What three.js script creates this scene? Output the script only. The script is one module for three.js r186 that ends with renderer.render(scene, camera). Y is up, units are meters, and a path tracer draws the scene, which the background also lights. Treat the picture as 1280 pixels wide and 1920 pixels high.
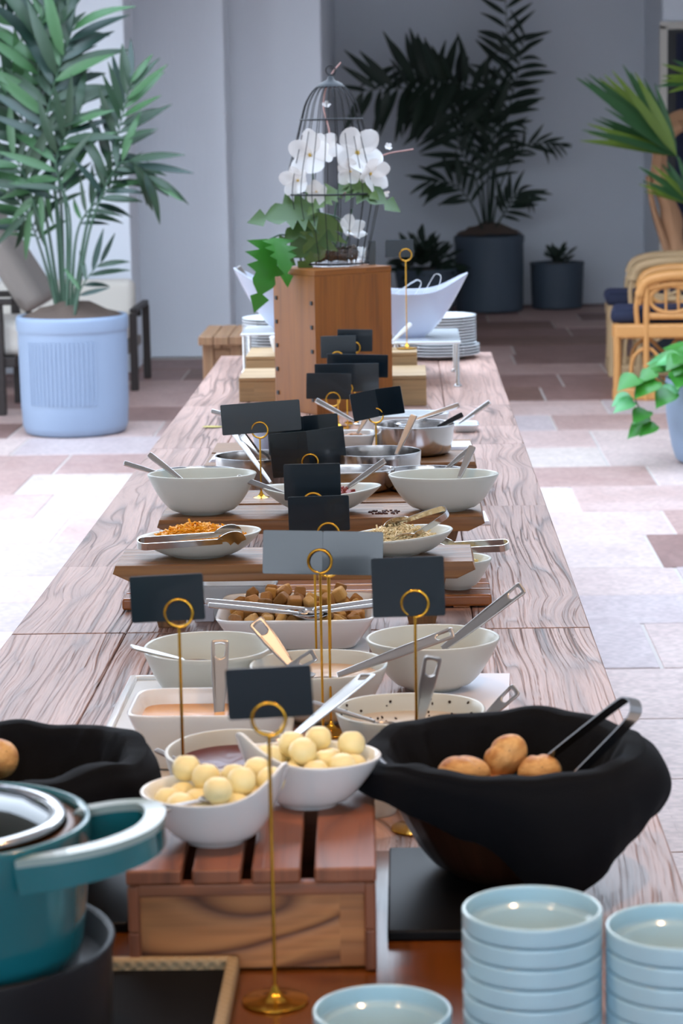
import * as THREE from 'three';
import { RoundedBoxGeometry } from 'three/addons/geometries/RoundedBoxGeometry.js';
import * as BGU from 'three/addons/utils/BufferGeometryUtils.js';

// ---------- camera, sky, exposure ----------
const scene = new THREE.Scene();
const camera = new THREE.PerspectiveCamera(24.085, 1280 / 1920, 0.1, 100);
camera.position.set(0, 1.645, 0);
camera.lookAt(-0.28688, 0.00806, -9.86094);
camera.rotateZ(-1.05 * Math.PI / 180);
camera.focus = 4.3; camera.userData.fStop = 9;
camera.updateMatrixWorld();
const renderer = new THREE.WebGLRenderer({ antialias: true });
renderer.toneMapping = THREE.LinearToneMapping;
renderer.toneMappingExposure = 1.0;
renderer.shadowMap.enabled = true;
{ // even, lightly overcast sky
  const w = 64, h = 32, d = new Float32Array(w * h * 4);
  for (let j = 0; j < h; j++) for (let i = 0; i < w; i++) {
    const e = Math.max(0, (j + 0.5) / h * 2 - 1), k = (j * w + i) * 4;
    d[k] = 0.80 - 0.22 * e; d[k + 1] = 0.90 - 0.14 * e; d[k + 2] = 1.02; d[k + 3] = 1;
  }
  const t = new THREE.DataTexture(d, w, h, THREE.RGBAFormat, THREE.FloatType);
  t.mapping = THREE.EquirectangularReflectionMapping; t.magFilter = THREE.LinearFilter; t.minFilter = THREE.LinearFilter; t.needsUpdate = true;
  scene.background = t; scene.backgroundIntensity = 6.1;
}
const LAMP_POWER = 1;

// ---------- small helpers ----------
let seed = 20240611;
const rnd = () => { seed = (seed * 1664525 + 1013904223) >>> 0; return seed / 4294967296; };
const rr = (a, b) => a + (b - a) * rnd();
const V3 = (x, y, z) => new THREE.Vector3(x, y, z);
const used = {};
function numbered(n) { const k = used[n] = (used[n] ?? -1) + 1; return k ? n + '_' + String(k).padStart(3, '0') : n; }
function tag(o, label, category, group, kind) {
  if (label) o.userData.label = label;
  if (category) o.userData.category = category;
  if (group) o.userData.group = group;
  if (kind) o.userData.kind = kind;
  return o;
}
function thing(name, label, category, pos = [0, 0, 0], turn = 0, group) {
  const o = new THREE.Group(); o.name = numbered(name); scene.add(o);
  o.position.set(...pos); o.rotation.y = turn;
  return tag(o, label, category, group);
}
function part(name, geo, mat, parent, label) {
  const m = new THREE.Mesh(geo, mat); m.name = name; parent.add(m);
  if (label) m.userData.label = label;
  return m;
}
function single(name, geo, mat, label, category, pos = [0, 0, 0], turn = 0, group, kind) {
  const m = new THREE.Mesh(geo, mat); m.name = numbered(name); scene.add(m);
  m.position.set(...pos); m.rotation.y = turn;
  return tag(m, label, category, group, kind);
}
function struct(name, geo, mat, pos = [0, 0, 0]) {
  const m = new THREE.Mesh(geo, mat); m.name = numbered(name); scene.add(m); m.position.set(...pos);
  m.userData.kind = 'structure'; return m;
}
function copyOf(o, label, pos, turn) {
  const c = o.clone(); c.name = numbered(o.name.replace(/_\d{3}$/, '')); scene.add(c);
  if (label) c.userData = { ...o.userData, label };
  if (pos) c.position.set(...pos);
  if (turn !== undefined) c.rotation.y = turn;
  return c;
}
// value noise
function h3(x, y, z) { let n = Math.imul(x, 374761393) + Math.imul(y, 668265263) + Math.imul(z, 2147483647 ^ 0x5bd1e995); n = Math.imul(n ^ (n >>> 13), 1274126177); return ((n ^ (n >>> 16)) >>> 0) / 4294967296; }
const sm = (t) => t * t * (3 - 2 * t);
function vn(x, y, z = 0) {
  const X = Math.floor(x), Y = Math.floor(y), Z = Math.floor(z), u = sm(x - X), v = sm(y - Y), w = sm(z - Z);
  const l = (a, b, t) => a + (b - a) * t;
  const f = (k) => l(l(h3(X, Y, k), h3(X + 1, Y, k), u), l(h3(X, Y + 1, k), h3(X + 1, Y + 1, k), u), v);
  return w ? l(f(Z), f(Z + 1), w) : f(Z);
}
const fbm = (x, y, z = 0, o = 4) => { let s = 0, a = 0.5; for (let i = 0; i < o; i++) { s += a * vn(x, y, z + i * 7); x *= 2.03; y *= 2.03; a *= 0.5; } return s; };
const lerp = (a, b, t) => a + (b - a) * t;
const mixc = (a, b, t) => [lerp(a[0], b[0], t), lerp(a[1], b[1], t), lerp(a[2], b[2], t)];
const hex = (s) => [1, 3, 5].map((i) => parseInt(s.slice(i, i + 2), 16));
const clamp = (x, a = 0, b = 1) => Math.min(b, Math.max(a, x));
function dataTex(w, h, fn, srgb) { // fn(u,v) -> [r,g,b] 0..255
  const d = new Uint8Array(w * h * 4);
  for (let j = 0; j < h; j++) for (let i = 0; i < w; i++) {
    const c = fn(i / w, j / h), k = (j * w + i) * 4;
    d[k] = clamp(c[0], 0, 255); d[k + 1] = clamp(c[1], 0, 255); d[k + 2] = clamp(c[2], 0, 255); d[k + 3] = 255;
  }
  const t = new THREE.DataTexture(d, w, h); t.wrapS = t.wrapT = THREE.RepeatWrapping; t.magFilter = THREE.LinearFilter; t.minFilter = THREE.LinearMipmapLinearFilter; t.generateMipmaps = true;
  if (srgb) t.colorSpace = THREE.SRGBColorSpace; t.needsUpdate = true; return t;
}
const grey = (v) => [v * 255, v * 255, v * 255];
// wood: returns {map, bump}; u across the grain, v along it, texture covers su x sv metres
function woodTex(w, h, su, sv, o) {
  const val = (u, v) => {
    const x = u * su, y = v * sv;
    const kn = o.knot ? Math.max(0, fbm(x * 5 + 3, y * 2.2, 5, 2) - 0.52) * o.knot : 0;
    const wx = x + (fbm(x * o.wf, y * o.wl, 1, 3) - 0.5) * o.warp + kn;
    const r = wx * o.rings, g = 0.5 + 0.5 * Math.sin(r * 6.283 + 3 * fbm(x * 8, y * 1.2, 9, 2));
    const gr = Math.pow(1 - Math.abs(2 * (r - Math.floor(r)) - 1), 3) * (0.4 + 0.8 * vn(x * 14, y * 3, 3));
    const fine = fbm(x * 260, y * 9, 2, 3), big = fbm(x * 6, y * 1.5, 4, 3);
    return [g, gr, fine, big];
  };
  const relief = (u, v) => { // weathered surface: long irregular grooves
    const x = u * su, y = v * sv, kn = Math.max(0, fbm(x * 4 + 3, y * 1.6, 5, 2) - 0.5) * 0.35;
    const xw = x + 0.075 * (fbm(x * 2.2, y * 1.1, 1, 2) - 0.5) + 0.03 * (fbm(x * 9, y * 3.2, 2, 2) - 0.5) + kn;
    const rg = (f, g, z) => Math.pow(1 - Math.abs(2 * vn(xw * f, y * g, z) - 1), 9);
    const mask = clamp(fbm(x * 7, y * 2.0, 8, 2) * 3 - 0.9), gr = Math.max(rg(85, 2.0, 3) * 0.9, rg(170, 3.4, 4) * 0.6 * mask, rg(40, 1.0, 6));
    const fine = fbm(xw * 240, y * 11, 2, 3), big = fbm(x * 5, y * 1.4, 4, 3);
    return [clamp(fbm(xw * 30, y * 1.6, 11, 3) * 1.6 - 0.3), gr * (0.35 + 0.65 * mask), fine, big];
  };
  const pick = o.relief ? relief : val;
  const A = hex(o.c[0]), B = hex(o.c[1]), C = hex(o.c[2]), buf = new Float32Array(w * h);
  let n = 0;
  const map = dataTex(w, h, (u, v) => {
    const [g, gr, fine, big] = pick(u, v);
    let c = mixc(A, B, clamp(g * 0.55 + (big - 0.5) * 1.5 + 0.22));
    c = mixc(c, C, clamp(gr * o.dark + (fine - 0.55) * 0.5));
    const k = 0.86 + 0.3 * fine;
    buf[n++] = clamp(0.72 - gr * 0.6 + (fine - 0.5) * 0.35 + (g - 0.5) * 0.25);
    return [c[0] * k, c[1] * k, c[2] * k];
  }, true);
  n = 0;
  const bump = dataTex(w, h, () => grey(buf[n++]));
  for (const t of [map, bump]) { t.repeat.set(1 / su, 1 / sv); }
  return { map, bump };
}
function woodMat(o, w = 512, h = 1024, su = 0.5, sv = 1.0) {
  const t = woodTex(w, h, su, sv, o);
  return new THREE.MeshPhysicalMaterial({ map: t.map, bumpMap: t.bump, bumpScale: o.bump ?? 0.0012, roughness: o.rough ?? 0.5, specularIntensity: o.spec ?? 1, clearcoat: o.coat ?? 0, clearcoatRoughness: 0.25 });
}
// box-projected uv in metres; grain axis a gets v
function woodUV(geo, axis = 'z', ou = rnd() * 3, ov = rnd() * 3) {
  const g = geo.index ? geo.toNonIndexed() : geo, p = g.attributes.position, uv = new Float32Array(p.count * 2);
  const a = V3(), b = V3(), c = V3(), ax = { x: 0, y: 1, z: 2 }[axis];
  for (let i = 0; i < p.count; i += 3) {
    a.fromBufferAttribute(p, i); b.fromBufferAttribute(p, i + 1); c.fromBufferAttribute(p, i + 2);
    const n = b.clone().sub(a).cross(c.clone().sub(a)).toArray().map(Math.abs);
    let m = n.indexOf(Math.max(...n)); if (n[m] === 0) m = 1;
    let uA, vA;
    if (m === ax) { uA = (ax + 1) % 3; vA = (ax + 2) % 3; } else { vA = ax; uA = 3 - ax - m; }
    [a, b, c].forEach((q, k) => { const t = q.toArray(); uv[(i + k) * 2] = t[uA] + ou; uv[(i + k) * 2 + 1] = t[vA] + ov; });
  }
  g.setAttribute('uv', new THREE.BufferAttribute(uv, 2)); return g;
}
function rbox(w, h, d, r = 0.004, x = 0, y = 0, z = 0, s = 2) { const g = new RoundedBoxGeometry(w, h, d, s, Math.min(r, w / 2.01, h / 2.01, d / 2.01)); g.translate(x, y, z); return g; }
const plank = (w, h, d, axis, r, x, y, z) => woodUV(rbox(w, h, d, r, x, y, z), axis);
function merge(list) { const l = list.map((g) => { const q = g.index ? g.toNonIndexed() : g; for (const k of Object.keys(q.attributes)) if (!['position', 'normal', 'uv'].includes(k)) q.deleteAttribute(k); return q; }); return BGU.mergeGeometries(l); }
function tube(pts, r, seg = 24, rad = 8, closed = false) { return new THREE.TubeGeometry(new THREE.CatmullRomCurve3(pts.map((p) => Array.isArray(p) ? V3(...p) : p), closed, 'centripetal'), seg, r, rad, closed); }
function lathe(pts, seg = 40) { return new THREE.LatheGeometry(pts.map((p) => new THREE.Vector2(p[0], p[1])), seg); }
// tapered tube: radius function of t
function limb(pts, rf, seg = 20, rad = 8) {
  const g = tube(pts, 1, seg, rad), c = new THREE.CatmullRomCurve3(pts.map((p) => V3(...p)), false, 'centripetal'), p = g.attributes.position;
  const q = V3();
  for (let i = 0; i <= seg; i++) { const o = c.getPointAt(i / seg), k = rf(i / seg); for (let j = 0; j <= rad; j++) { const n = i * (rad + 1) + j; q.fromBufferAttribute(p, n).sub(o).multiplyScalar(k).add(o); p.setXYZ(n, q.x, q.y, q.z); } }
  g.computeVertexNormals(); return g;
}
// flat bar swept along a path; wd = width direction
function ribbon(pts, hw, th, wd) {
  const P = pts.map((p) => Array.isArray(p) ? V3(...p) : p.clone()), n = P.length, pos = [];
  const ring = P.map((p, i) => {
    const t = P[Math.min(n - 1, i + 1)].clone().sub(P[Math.max(0, i - 1)]).normalize();
    const w = wd.clone().addScaledVector(t, -wd.dot(t)).normalize(), u = t.clone().cross(w), h = typeof hw === 'function' ? hw(i / (n - 1)) : hw;
    return [[-1, -1], [1, -1], [1, 1], [-1, 1]].map(([a, b]) => p.clone().addScaledVector(w, a * h).addScaledVector(u, b * th / 2));
  });
  const quad = (a, b, c, d) => [a, b, c, a, c, d].forEach((v) => pos.push(v.x, v.y, v.z));
  for (let i = 0; i < n - 1; i++) for (let k = 0; k < 4; k++) quad(ring[i][k], ring[i][(k + 1) % 4], ring[i + 1][(k + 1) % 4], ring[i + 1][k]);
  quad(ring[0][3], ring[0][2], ring[0][1], ring[0][0]); quad(...ring[n - 1]);
  let g = new THREE.BufferGeometry(); g.setAttribute('position', new THREE.Float32BufferAttribute(pos, 3));
  g.setAttribute('uv', new THREE.Float32BufferAttribute(new Float32Array(pos.length / 3 * 2), 2));
  g.computeVertexNormals(); return BGU.toCreasedNormals(g, 0.7);
}
function curve(pts, n = 16) { return new THREE.CatmullRomCurve3(pts.map((p) => Array.isArray(p) ? V3(...p) : p), false, 'centripetal').getPoints(n); }
const spw = (c, e) => Math.sign(c) * Math.pow(Math.abs(c), 2 / e);
// grid surface from rows of closed rings
function ringsGeo(rows, uvf) {
  const n = rows[0].length, pos = [], uv = [], idx = [];
  rows.forEach((r, i) => { for (let j = 0; j <= n; j++) { const p = r[j % n]; pos.push(p[0], p[1], p[2]); uv.push(uvf ? p[0] : j / n, uvf ? p[2] : i / rows.length); } });
  for (let i = 0; i < rows.length - 1; i++) for (let j = 0; j < n; j++) { const a = i * (n + 1) + j, b = a + 1, c = a + n + 1, d = c + 1; idx.push(a, c, b, b, c, d); }
  const g = new THREE.BufferGeometry(); g.setAttribute('position', new THREE.Float32BufferAttribute(pos, 3)); g.setAttribute('uv', new THREE.Float32BufferAttribute(uv, 2)); g.setIndex(idx);
  g.computeVertexNormals();
  // weld the seam normals
  const nn = g.attributes.normal; for (let i = 0; i < rows.length; i++) { const a = i * (n + 1), b = a + n, x = nn.getX(a) + nn.getX(b), y = nn.getY(a) + nn.getY(b), z = nn.getZ(a) + nn.getZ(b), l = Math.hypot(x, y, z) || 1; nn.setXYZ(a, x / l, y / l, z / l); nn.setXYZ(b, x / l, y / l, z / l); }
  return g;
}
// open vessel with wall thickness. k(s): radius share at height share s; lip(theta): extra height at the rim
function vessel(o) {
  const { rx, rz, h, foot = 0.42, e = 2, t = 0.004, p = 0.5, seg = 56, lip = () => 0, point = 0 } = o, rows = [];
  const k = o.k ?? ((s) => foot + (1 - foot) * Math.pow(s, p));
  const ring = (kx, y, inset, s) => Array.from({ length: seg }, (_, j) => {
    const a = j / seg * 2 * Math.PI, c = Math.cos(a), sn = Math.sin(a), q = 1 + point * Math.pow(Math.abs(c), 8) * s;
    return [(rx * kx - inset) * spw(c, e) * q, y + lip(a) * s * s, (rz * kx - inset) * spw(sn, e)];
  });
  const f = k(0), N = o.n ?? 12;
  rows.push(ring(0.001, 0.003, 0, 0), ring(f * 0.8, 0.003, 0, 0), ring(f * 0.86, 0, 0, 0), ring(f * 0.97, 0, 0, 0), ring(f, 0.003, 0, 0));
  for (let i = 1; i <= N; i++) { const s = i / N; rows.push(ring(k(s), 0.003 + (h - 0.003 - t * 0.3) * s, 0, s)); }
  rows.push(ring(k(1), h, t * 0.3, 1), ring(k(1), h, t * 0.75, 1));
  const b = (o.floor ?? t * 1.3) + 0.001;
  for (let i = N; i >= 0; i--) { const s = i / N, y = b + (h - t * 0.3 - b) * s; rows.push(ring(k(clamp((y - 0.003) / (h - 0.003))), y, t, s)); }
  rows.push(ring(f * 0.5, b, 0, 0), ring(0.001, b, 0, 0));
  rows.forEach((r, i) => { if (o.tilt) for (const q of r) q[1] += 0; });
  return ringsGeo(rows.reverse());
}
// liquid or heap surface inside a vessel
function fillDisc(rx, rz, e, y, seg = 48, bump = () => 0, rings = 8) {
  const rows = []; for (let i = 0; i <= rings; i++) { const q = Math.max(0.002, i / rings); rows.push(Array.from({ length: seg }, (_, j) => { const a = j / seg * 6.2832, x = rx * q * spw(Math.cos(a), e), z = rz * q * spw(Math.sin(a), e); return [x, y + bump(x, z, q), z]; })); }
  return ringsGeo(rows.reverse(), true);
}
function aim(o, A, B, up = V3(0, 1, 0)) { // local +x from A to B, local y towards up
  const x = B.clone().sub(A).normalize(), y = up.clone().addScaledVector(x, -up.dot(x)).normalize(), z = x.clone().cross(y);
  o.position.copy(A); o.quaternion.setFromRotationMatrix(new THREE.Matrix4().makeBasis(x, y, z));
}

// ---------- materials ----------
const M = {};
const std = (c, rough = 0.6, o = {}) => new THREE.MeshPhysicalMaterial({ color: c, roughness: rough, ...o });
const noiseBump = dataTex(256, 256, (u, v) => grey(0.5 * vn(u * 24 % 24, v * 24 % 24, 1) + 0.3 * vn(u * 64, v * 64, 2) + 0.2 * vn(u * 160, v * 160, 3)));
const plasterBump = noiseBump.clone(); plasterBump.repeat.set(0.8, 0.8);
M.wall = std('#e6eaf1', 0.85, { bumpMap: plasterBump, bumpScale: 0.002 });
M.ceiling = std('#c9c8c6', 0.9);
M.grout = std('#c9beb6', 0.95);
const stoneA = (c1, c2, z) => { const A = hex(c1), B = hex(c2); const t = dataTex(256, 256, (u, v) => { const n = fbm(u * 5, v * 9, z, 4), s = vn(u * 90, v * 90, z); const c = mixc(A, B, clamp(n * 1.6 - 0.3)); return c.map((q) => q * (0.93 + 0.14 * s)); }, true); t.repeat.set(0.8, 0.8); return t; };
const stoneBump = noiseBump.clone(); stoneBump.repeat.set(2, 2);
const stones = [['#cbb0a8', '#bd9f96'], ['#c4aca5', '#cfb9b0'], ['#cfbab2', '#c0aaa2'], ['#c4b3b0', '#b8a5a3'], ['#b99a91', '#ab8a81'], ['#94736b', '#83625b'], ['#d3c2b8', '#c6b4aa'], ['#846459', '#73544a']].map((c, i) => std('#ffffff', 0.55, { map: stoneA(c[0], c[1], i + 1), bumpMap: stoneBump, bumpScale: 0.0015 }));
M.table = woodMat({ relief: true, c: ['#bf998a', '#967263', '#33221c'], dark: 1.0, bump: 0.007, rough: 0.4, spec: 1.0 }, 1024, 2048, 1.0, 2.0);
M.acacia = woodMat({ c: ['#a3713e', '#744a23', '#2f1b0c'], rings: 30, wf: 6, wl: 1.2, warp: 0.12, knot: 0.2, dark: 0.6, bump: 0.0008, rough: 0.42 });
M.crate = woodMat({ c: ['#9a5f40', '#77442d', '#3f1f13'], rings: 16, wf: 5, wl: 1.5, warp: 0.16, knot: 0.25, dark: 0.5, bump: 0.0007, rough: 0.5 });
M.crateFront = woodMat({ c: ['#d0915a', '#a3683c', '#4a2411'], rings: 8, wf: 7, wl: 1.8, warp: 0.5, knot: 1.2, dark: 0.9, bump: 0.0009, rough: 0.5 });
M.varnish = woodMat({ c: ['#7a4213', '#5f300b', '#351805'], rings: 9, wf: 5, wl: 1.2, warp: 0.2, knot: 0.3, dark: 0.5, bump: 0.0003, rough: 0.22, coat: 0.4 });
M.pine = woodMat({ c: ['#985a1a', '#804811', '#4d2907'], rings: 8, wf: 4, wl: 1, warp: 0.2, knot: 0.4, dark: 0.3, bump: 0.0004, rough: 0.5, spec: 0.7 });
M.birch = woodMat({ c: ['#b3946a', '#9f7f55', '#7a5a36'], rings: 10, wf: 4, wl: 1, warp: 0.12, dark: 0.2, bump: 0.0003, rough: 0.5 }, 256, 512);
M.darkWood = woodMat({ c: ['#3b2013', '#2a150c', '#160a05'], rings: 25, wf: 5, wl: 1, warp: 0.1, dark: 0.5, bump: 0.0006, rough: 0.35 }, 256, 512);
M.bench = woodMat({ c: ['#8d6a4a', '#765339', '#3f2a1b'], rings: 20, wf: 5, wl: 1, warp: 0.1, dark: 0.4, bump: 0.001, rough: 0.6 }, 256, 512);
M.white = std('#eceeee', 0.12, { clearcoat: 0.3, clearcoatRoughness: 0.05 });
M.cream = std('#cfd3cb', 0.3);
M.stack = std('#abccd9', 0.14, { clearcoat: 0.3, clearcoatRoughness: 0.05 });
M.frost = std('#ccd0dc', 0.3, { transmission: 0.35, thickness: 0 });
M.steel = std('#c9c6c4', 0.16, { metalness: 1 });
M.brushed = std('#b9b4b0', 0.28, { metalness: 1 });
M.brass = std('#d8a23a', 0.18, { metalness: 1 });
M.card = std('#04151f', 0.22, { clearcoat: 0.3, clearcoatRoughness: 0.06 });
M.cloth = std('#090b10', 0.95, { sheen: 0.12, sheenColor: new THREE.Color('#33425a'), sheenRoughness: 0.5, specularIntensity: 0.4, bumpMap: (() => { const t = noiseBump.clone(); t.repeat.set(14, 14); return t; })(), bumpScale: 0.0004, side: THREE.DoubleSide });
M.black = std('#0d0e11', 0.4);
M.iron = std('#17181c', 0.5, { metalness: 0.3 });
M.glass = new THREE.MeshPhysicalMaterial({ color: '#ffffff', roughness: 0.02, transmission: 1, thickness: 0, ior: 1.5 });
M.potBlue = std('#8b9bb2', 0.55);
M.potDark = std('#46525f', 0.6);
M.soil = std('#6f5d52', 0.95, { bumpMap: (() => { const t = noiseBump.clone(); t.repeat.set(6, 6); return t; })(), bumpScale: 0.02 });
M.rattan = std('#c58b4d', 0.5);
M.rattanPale = std('#b99a72', 0.6);
M.navy = std('#1b2138', 0.85, { sheen: 0.3, sheenColor: new THREE.Color('#5060a0') });
M.fabric = std('#d9d2c8', 0.9, { bumpMap: stoneBump, bumpScale: 0.001 });
M.fabricGrey = std('#8f867f', 0.9);
M.frame = std('#2c2421', 0.5);
M.paper = std('#ece9f0', 0.7, { side: THREE.DoubleSide });
M.leafA = std('#234129', 0.45, { side: THREE.DoubleSide, transmission: 0.25, thickness: 0 });
M.leafA2 = std('#3d683d', 0.45, { side: THREE.DoubleSide, transmission: 0.25, thickness: 0 });
M.leafA3 = std('#18332a', 0.4, { side: THREE.DoubleSide });
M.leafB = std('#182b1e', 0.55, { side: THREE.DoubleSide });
M.leafC = std('#7f9a3e', 0.35, { side: THREE.DoubleSide, transmission: 0.35, thickness: 0 });
M.leafD = std('#3f8a2e', 0.35, { side: THREE.DoubleSide, transmission: 0.3, thickness: 0 });
M.leafD2 = std('#5fae6a', 0.3, { side: THREE.DoubleSide, transmission: 0.3, thickness: 0 });
M.stem = std('#36533f', 0.5);
M.stemDark = std('#26382b', 0.6);
M.petal = std('#f3efec', 0.6, { side: THREE.DoubleSide, transmission: 0.4, thickness: 0 });

// ---------- the setting ----------
const T = 0.76;
struct('floor', rbox(14, 0.2, 28, 0.01, 0, -0.1045, -9), M.grout);
{ // sandstone pavers, one mesh each, laid in rows across the view
  const floor = scene.getObjectByName('floor');
  const edges = [-21.0, -20.3, -19.65, -19.0, -18.35, -17.7, -17.05, -16.4, -15.75, -15.1, -14.4, -13.71, -13.05, -12.41, -11.77, -11.11, -10.51, -9.85, -9.27, -8.59, -8.1, -7.63, -7.0, -6.4, -5.8, -5.2, -4.6, -4.0];
  const vis = (x, z) => { const c = 1280 / 4500 * 0.5 * -z + 0.5, m = 0.0291 * z; return x > m - c && x < m + c; };
  // joints read on the photograph: row index from the far edge list -> x of joints on the right side
  const fixed = { 14: [[0.931, 6, 1]], 15: [[1.101, 4]], 16: [[0.706, 6, 0]], 17: [[1.038, 1, 4]], 18: [[0.913, 2, 5]] };
  for (let i = 0; i < edges.length - 1; i++) {
    const z0 = edges[i], z1 = edges[i + 1]; let x = -3.6 - rnd() * 0.6; const cuts = [x];
    while (x < 3.6) { x += rr(0.62, 1.25); cuts.push(x); }
    let tone = {};
    if (fixed[i]) for (const [fx, a, b] of fixed[i]) { const near = cuts.findIndex((c) => c > fx - 0.3); cuts[near] = fx; if (a !== undefined) tone[near - 1] = a; if (b !== undefined) tone[near] = b; }
    for (let k = 0; k < cuts.length - 1; k++) {
      const a = cuts[k], b = cuts[k + 1]; if (b - a < 0.1) continue; const zm = (z0 + z1) / 2;
      if (![a, b, (a + b) / 2].some((q) => vis(q, zm))) continue;
      if (zm < -16.5 && b < -0.6) continue;
      let m = tone[k] ?? [0, 1, 2, 3, 0, 4, 1, 6, 3][Math.floor(rnd() * 9)];
      if (tone[k] === undefined && zm < -12.5) m = [0, 4, 3, 4, 5][Math.floor(rnd() * 5)];  // far rows get darker stones: shade put into the paver colours
      if (tone[k] === undefined && zm < -13.7) m = [4, 5, 4, 7, 5][Math.floor(rnd() * 5)];  // rearmost rows darker still, again shade put into the colour
      if (tone[k] === undefined && zm > -9.3 && zm < -7) m = [3, 2, 3, 1][Math.floor(rnd() * 4)];
      const g = rbox(b - a - 0.012, 0.03, z1 - z0 - 0.008, 0.004, (a + b) / 2, -0.015 + rr(-0.0015, 0.0015), zm, 1);
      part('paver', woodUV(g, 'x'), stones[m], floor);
    }
  }
}
// stepped plaster wall on the far side, recess beyond it
struct('wall_far_left', rbox(4.0, 4.4, 0.5, 0.01, -1.788 - 2.0, 2.2, -15.85), M.wall);
struct('wall_far_middle', rbox(0.61 + 0.4, 4.4, 0.5, 0.012, -1.526 - 0.2, 2.2, -16.8), M.wall);
struct('wall_far_pier', rbox(0.625 + 3.0, 4.4, 3.8, 0.012, -0.893 - 1.5, 2.2, -19.0), M.wall);
struct('wall_recess', rbox(3.6, 4.4, 0.3, 0.01, 0.6, 2.2, -20.75), M.wall);
struct('wall_recess_right', rbox(4.0, 4.4, 1.5, 0.01, 2.017 + 2.0, 2.2, -19.9), M.wall);
// shell of the room: side walls, roof with a wide opening over the courtyard, and the glazed front behind the viewer
// an unseen opening, added to light the far walls, runs along one side between z = -6.8 and -12.6; a smaller opening in the roof stands over the table
struct('wall_left', rbox(0.3, 4.4, 11.4, 0.01, -5.65, 2.2, -1.1), M.wall);
struct('wall_left', rbox(0.3, 4.4, 8.2, 0.01, -5.65, 2.2, -16.7), M.wall);
for (const z of [-9.7]) struct('column', rbox(0.36, 3.75, 0.36, 0.02, -5.6, 1.87, z), M.wall);
struct('ground_outside', rbox(9, 0.2, 28, 0.01, -11.6, -0.12, -9), M.grout);
struct('wall_right', rbox(0.3, 4.4, 25.4, 0.01, 5.65, 2.2, -8.1), M.wall);
struct('wall_front', rbox(11.4, 1.1, 0.3, 0.01, 0, 0.55, 2.2), M.wall);
struct('wall_front', rbox(11.4, 0.6, 0.3, 0.01, 0, 2.92, 2.2), M.wall);
for (const sx of [-1, 1]) struct('wall_front', rbox(3.1, 1.5, 0.3, 0.01, sx * 4.1, 1.86, 2.2), M.wall);
struct('added_shade_beam', rbox(11.2, 0.6, 0.3, 0.01, 0, 3.42, -12.75), M.wall);  // unseen beam, added to cut the light on back floor and upper walls
const RO = { x0: -3.0, x1: 2.4, z0: -6.0, z1: -12.4 };
struct('ceiling', rbox(11.6, 0.25, 9.2, 0.01, 0, 3.33, 0.2), M.ceiling);
struct('ceiling', rbox(11.6, 0.25, RO.z1 + 21.2, 0.01, 0, 3.85, (RO.z1 - 21.2) / 2), M.ceiling);
struct('ceiling', rbox(11.6, 0.25, -4.3 - RO.z0, 0.01, 0, 3.85, (RO.z0 - 4.3) / 2), M.ceiling);
struct('ceiling', rbox(RO.x0 + 5.8, 0.25, RO.z0 - RO.z1, 0.01, (RO.x0 - 5.8) / 2, 3.85, (RO.z0 + RO.z1) / 2), M.ceiling);
struct('ceiling', rbox(5.8 - RO.x1, 0.25, RO.z0 - RO.z1, 0.01, (RO.x1 + 5.8) / 2, 3.85, (RO.z0 + RO.z1) / 2), M.ceiling);
struct('wall_lintel', rbox(11.6, 0.55, 0.2, 0.01, 0, 3.72, -4.35), M.wall);
{ // dark curtained window on the wall at the end of the recess
  const x0 = 1.991, top = 2.276;
  const w = new THREE.Group(); w.name = 'window_1'; scene.add(w); w.userData.kind = 'structure'; w.position.set(x0, 0, -19.14);
  part('window_frame', merge([rbox(0.06, top - 0.5, 0.05, 0.006, 0.03, (top + 0.5) / 2, 0.02), rbox(1.1, 0.06, 0.05, 0.006, 0.55, top, 0.02), rbox(1.1, 0.06, 0.05, 0.006, 0.55, 0.5, 0.02)]), M.fabric, w);
  part('window_pane', rbox(1.0, top - 0.5, 0.01, 0.002, 0.56, (top + 0.5) / 2, 0.008), M.black, w);
  const rows = []; for (let i = 0; i <= 24; i++) rows.push([0.13 + i * 0.034, 0.024 + 0.012 * Math.sin(i * 1.9)]);
  part('curtain', ribbon(rows.map(([x, z]) => V3(x, (top + 0.5) / 2, z)), (top - 0.62) / 2, 0.006, V3(0, 1, 0)), M.navy, w);
}
// warm downlights under the near ceiling
function downlight(x, z, power, label, tx, tz, ang = 0.55) {
  const y = 3.2, t = thing('ceiling_downlight', label, 'ceiling light', [x, y, z], 0, 'warm downlights in the near ceiling');
  part('housing', lathe([[0.001, 0.0], [0.062, 0.0], [0.066, -0.012], [0.066, -0.05], [0.058, -0.055], [0.052, -0.03], [0.001, -0.03]], 32), M.white, t);
  const bulb = part('bulb', new THREE.SphereGeometry(0.036, 20, 14), new THREE.MeshStandardMaterial({ color: '#fff2df', emissive: '#ffc98f', emissiveIntensity: 25 }), t); bulb.position.y = -0.062;
  const l = new THREE.SpotLight('#ffcf9f', power * LAMP_POWER, 14, ang, 0.7, 2); l.position.set(x, y - 0.062, z); l.target.position.set(tx ?? x, 0.76, tz ?? z); l.shadow.radius = 3; l.castShadow = true; scene.add(l, l.target);
}
downlight(-0.75, -1.9, 6.5, 'warm ceiling downlight over the near table, on the pot side', -0.15, -2.3);
downlight(0.75, -2.3, 6.5, 'warm ceiling downlight over the near table, on the bread side', 0.15, -2.7);
downlight(-0.2, -3.9, 4, 'warm ceiling downlight over the sauce bowls', -0.2, -4.4);

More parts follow.
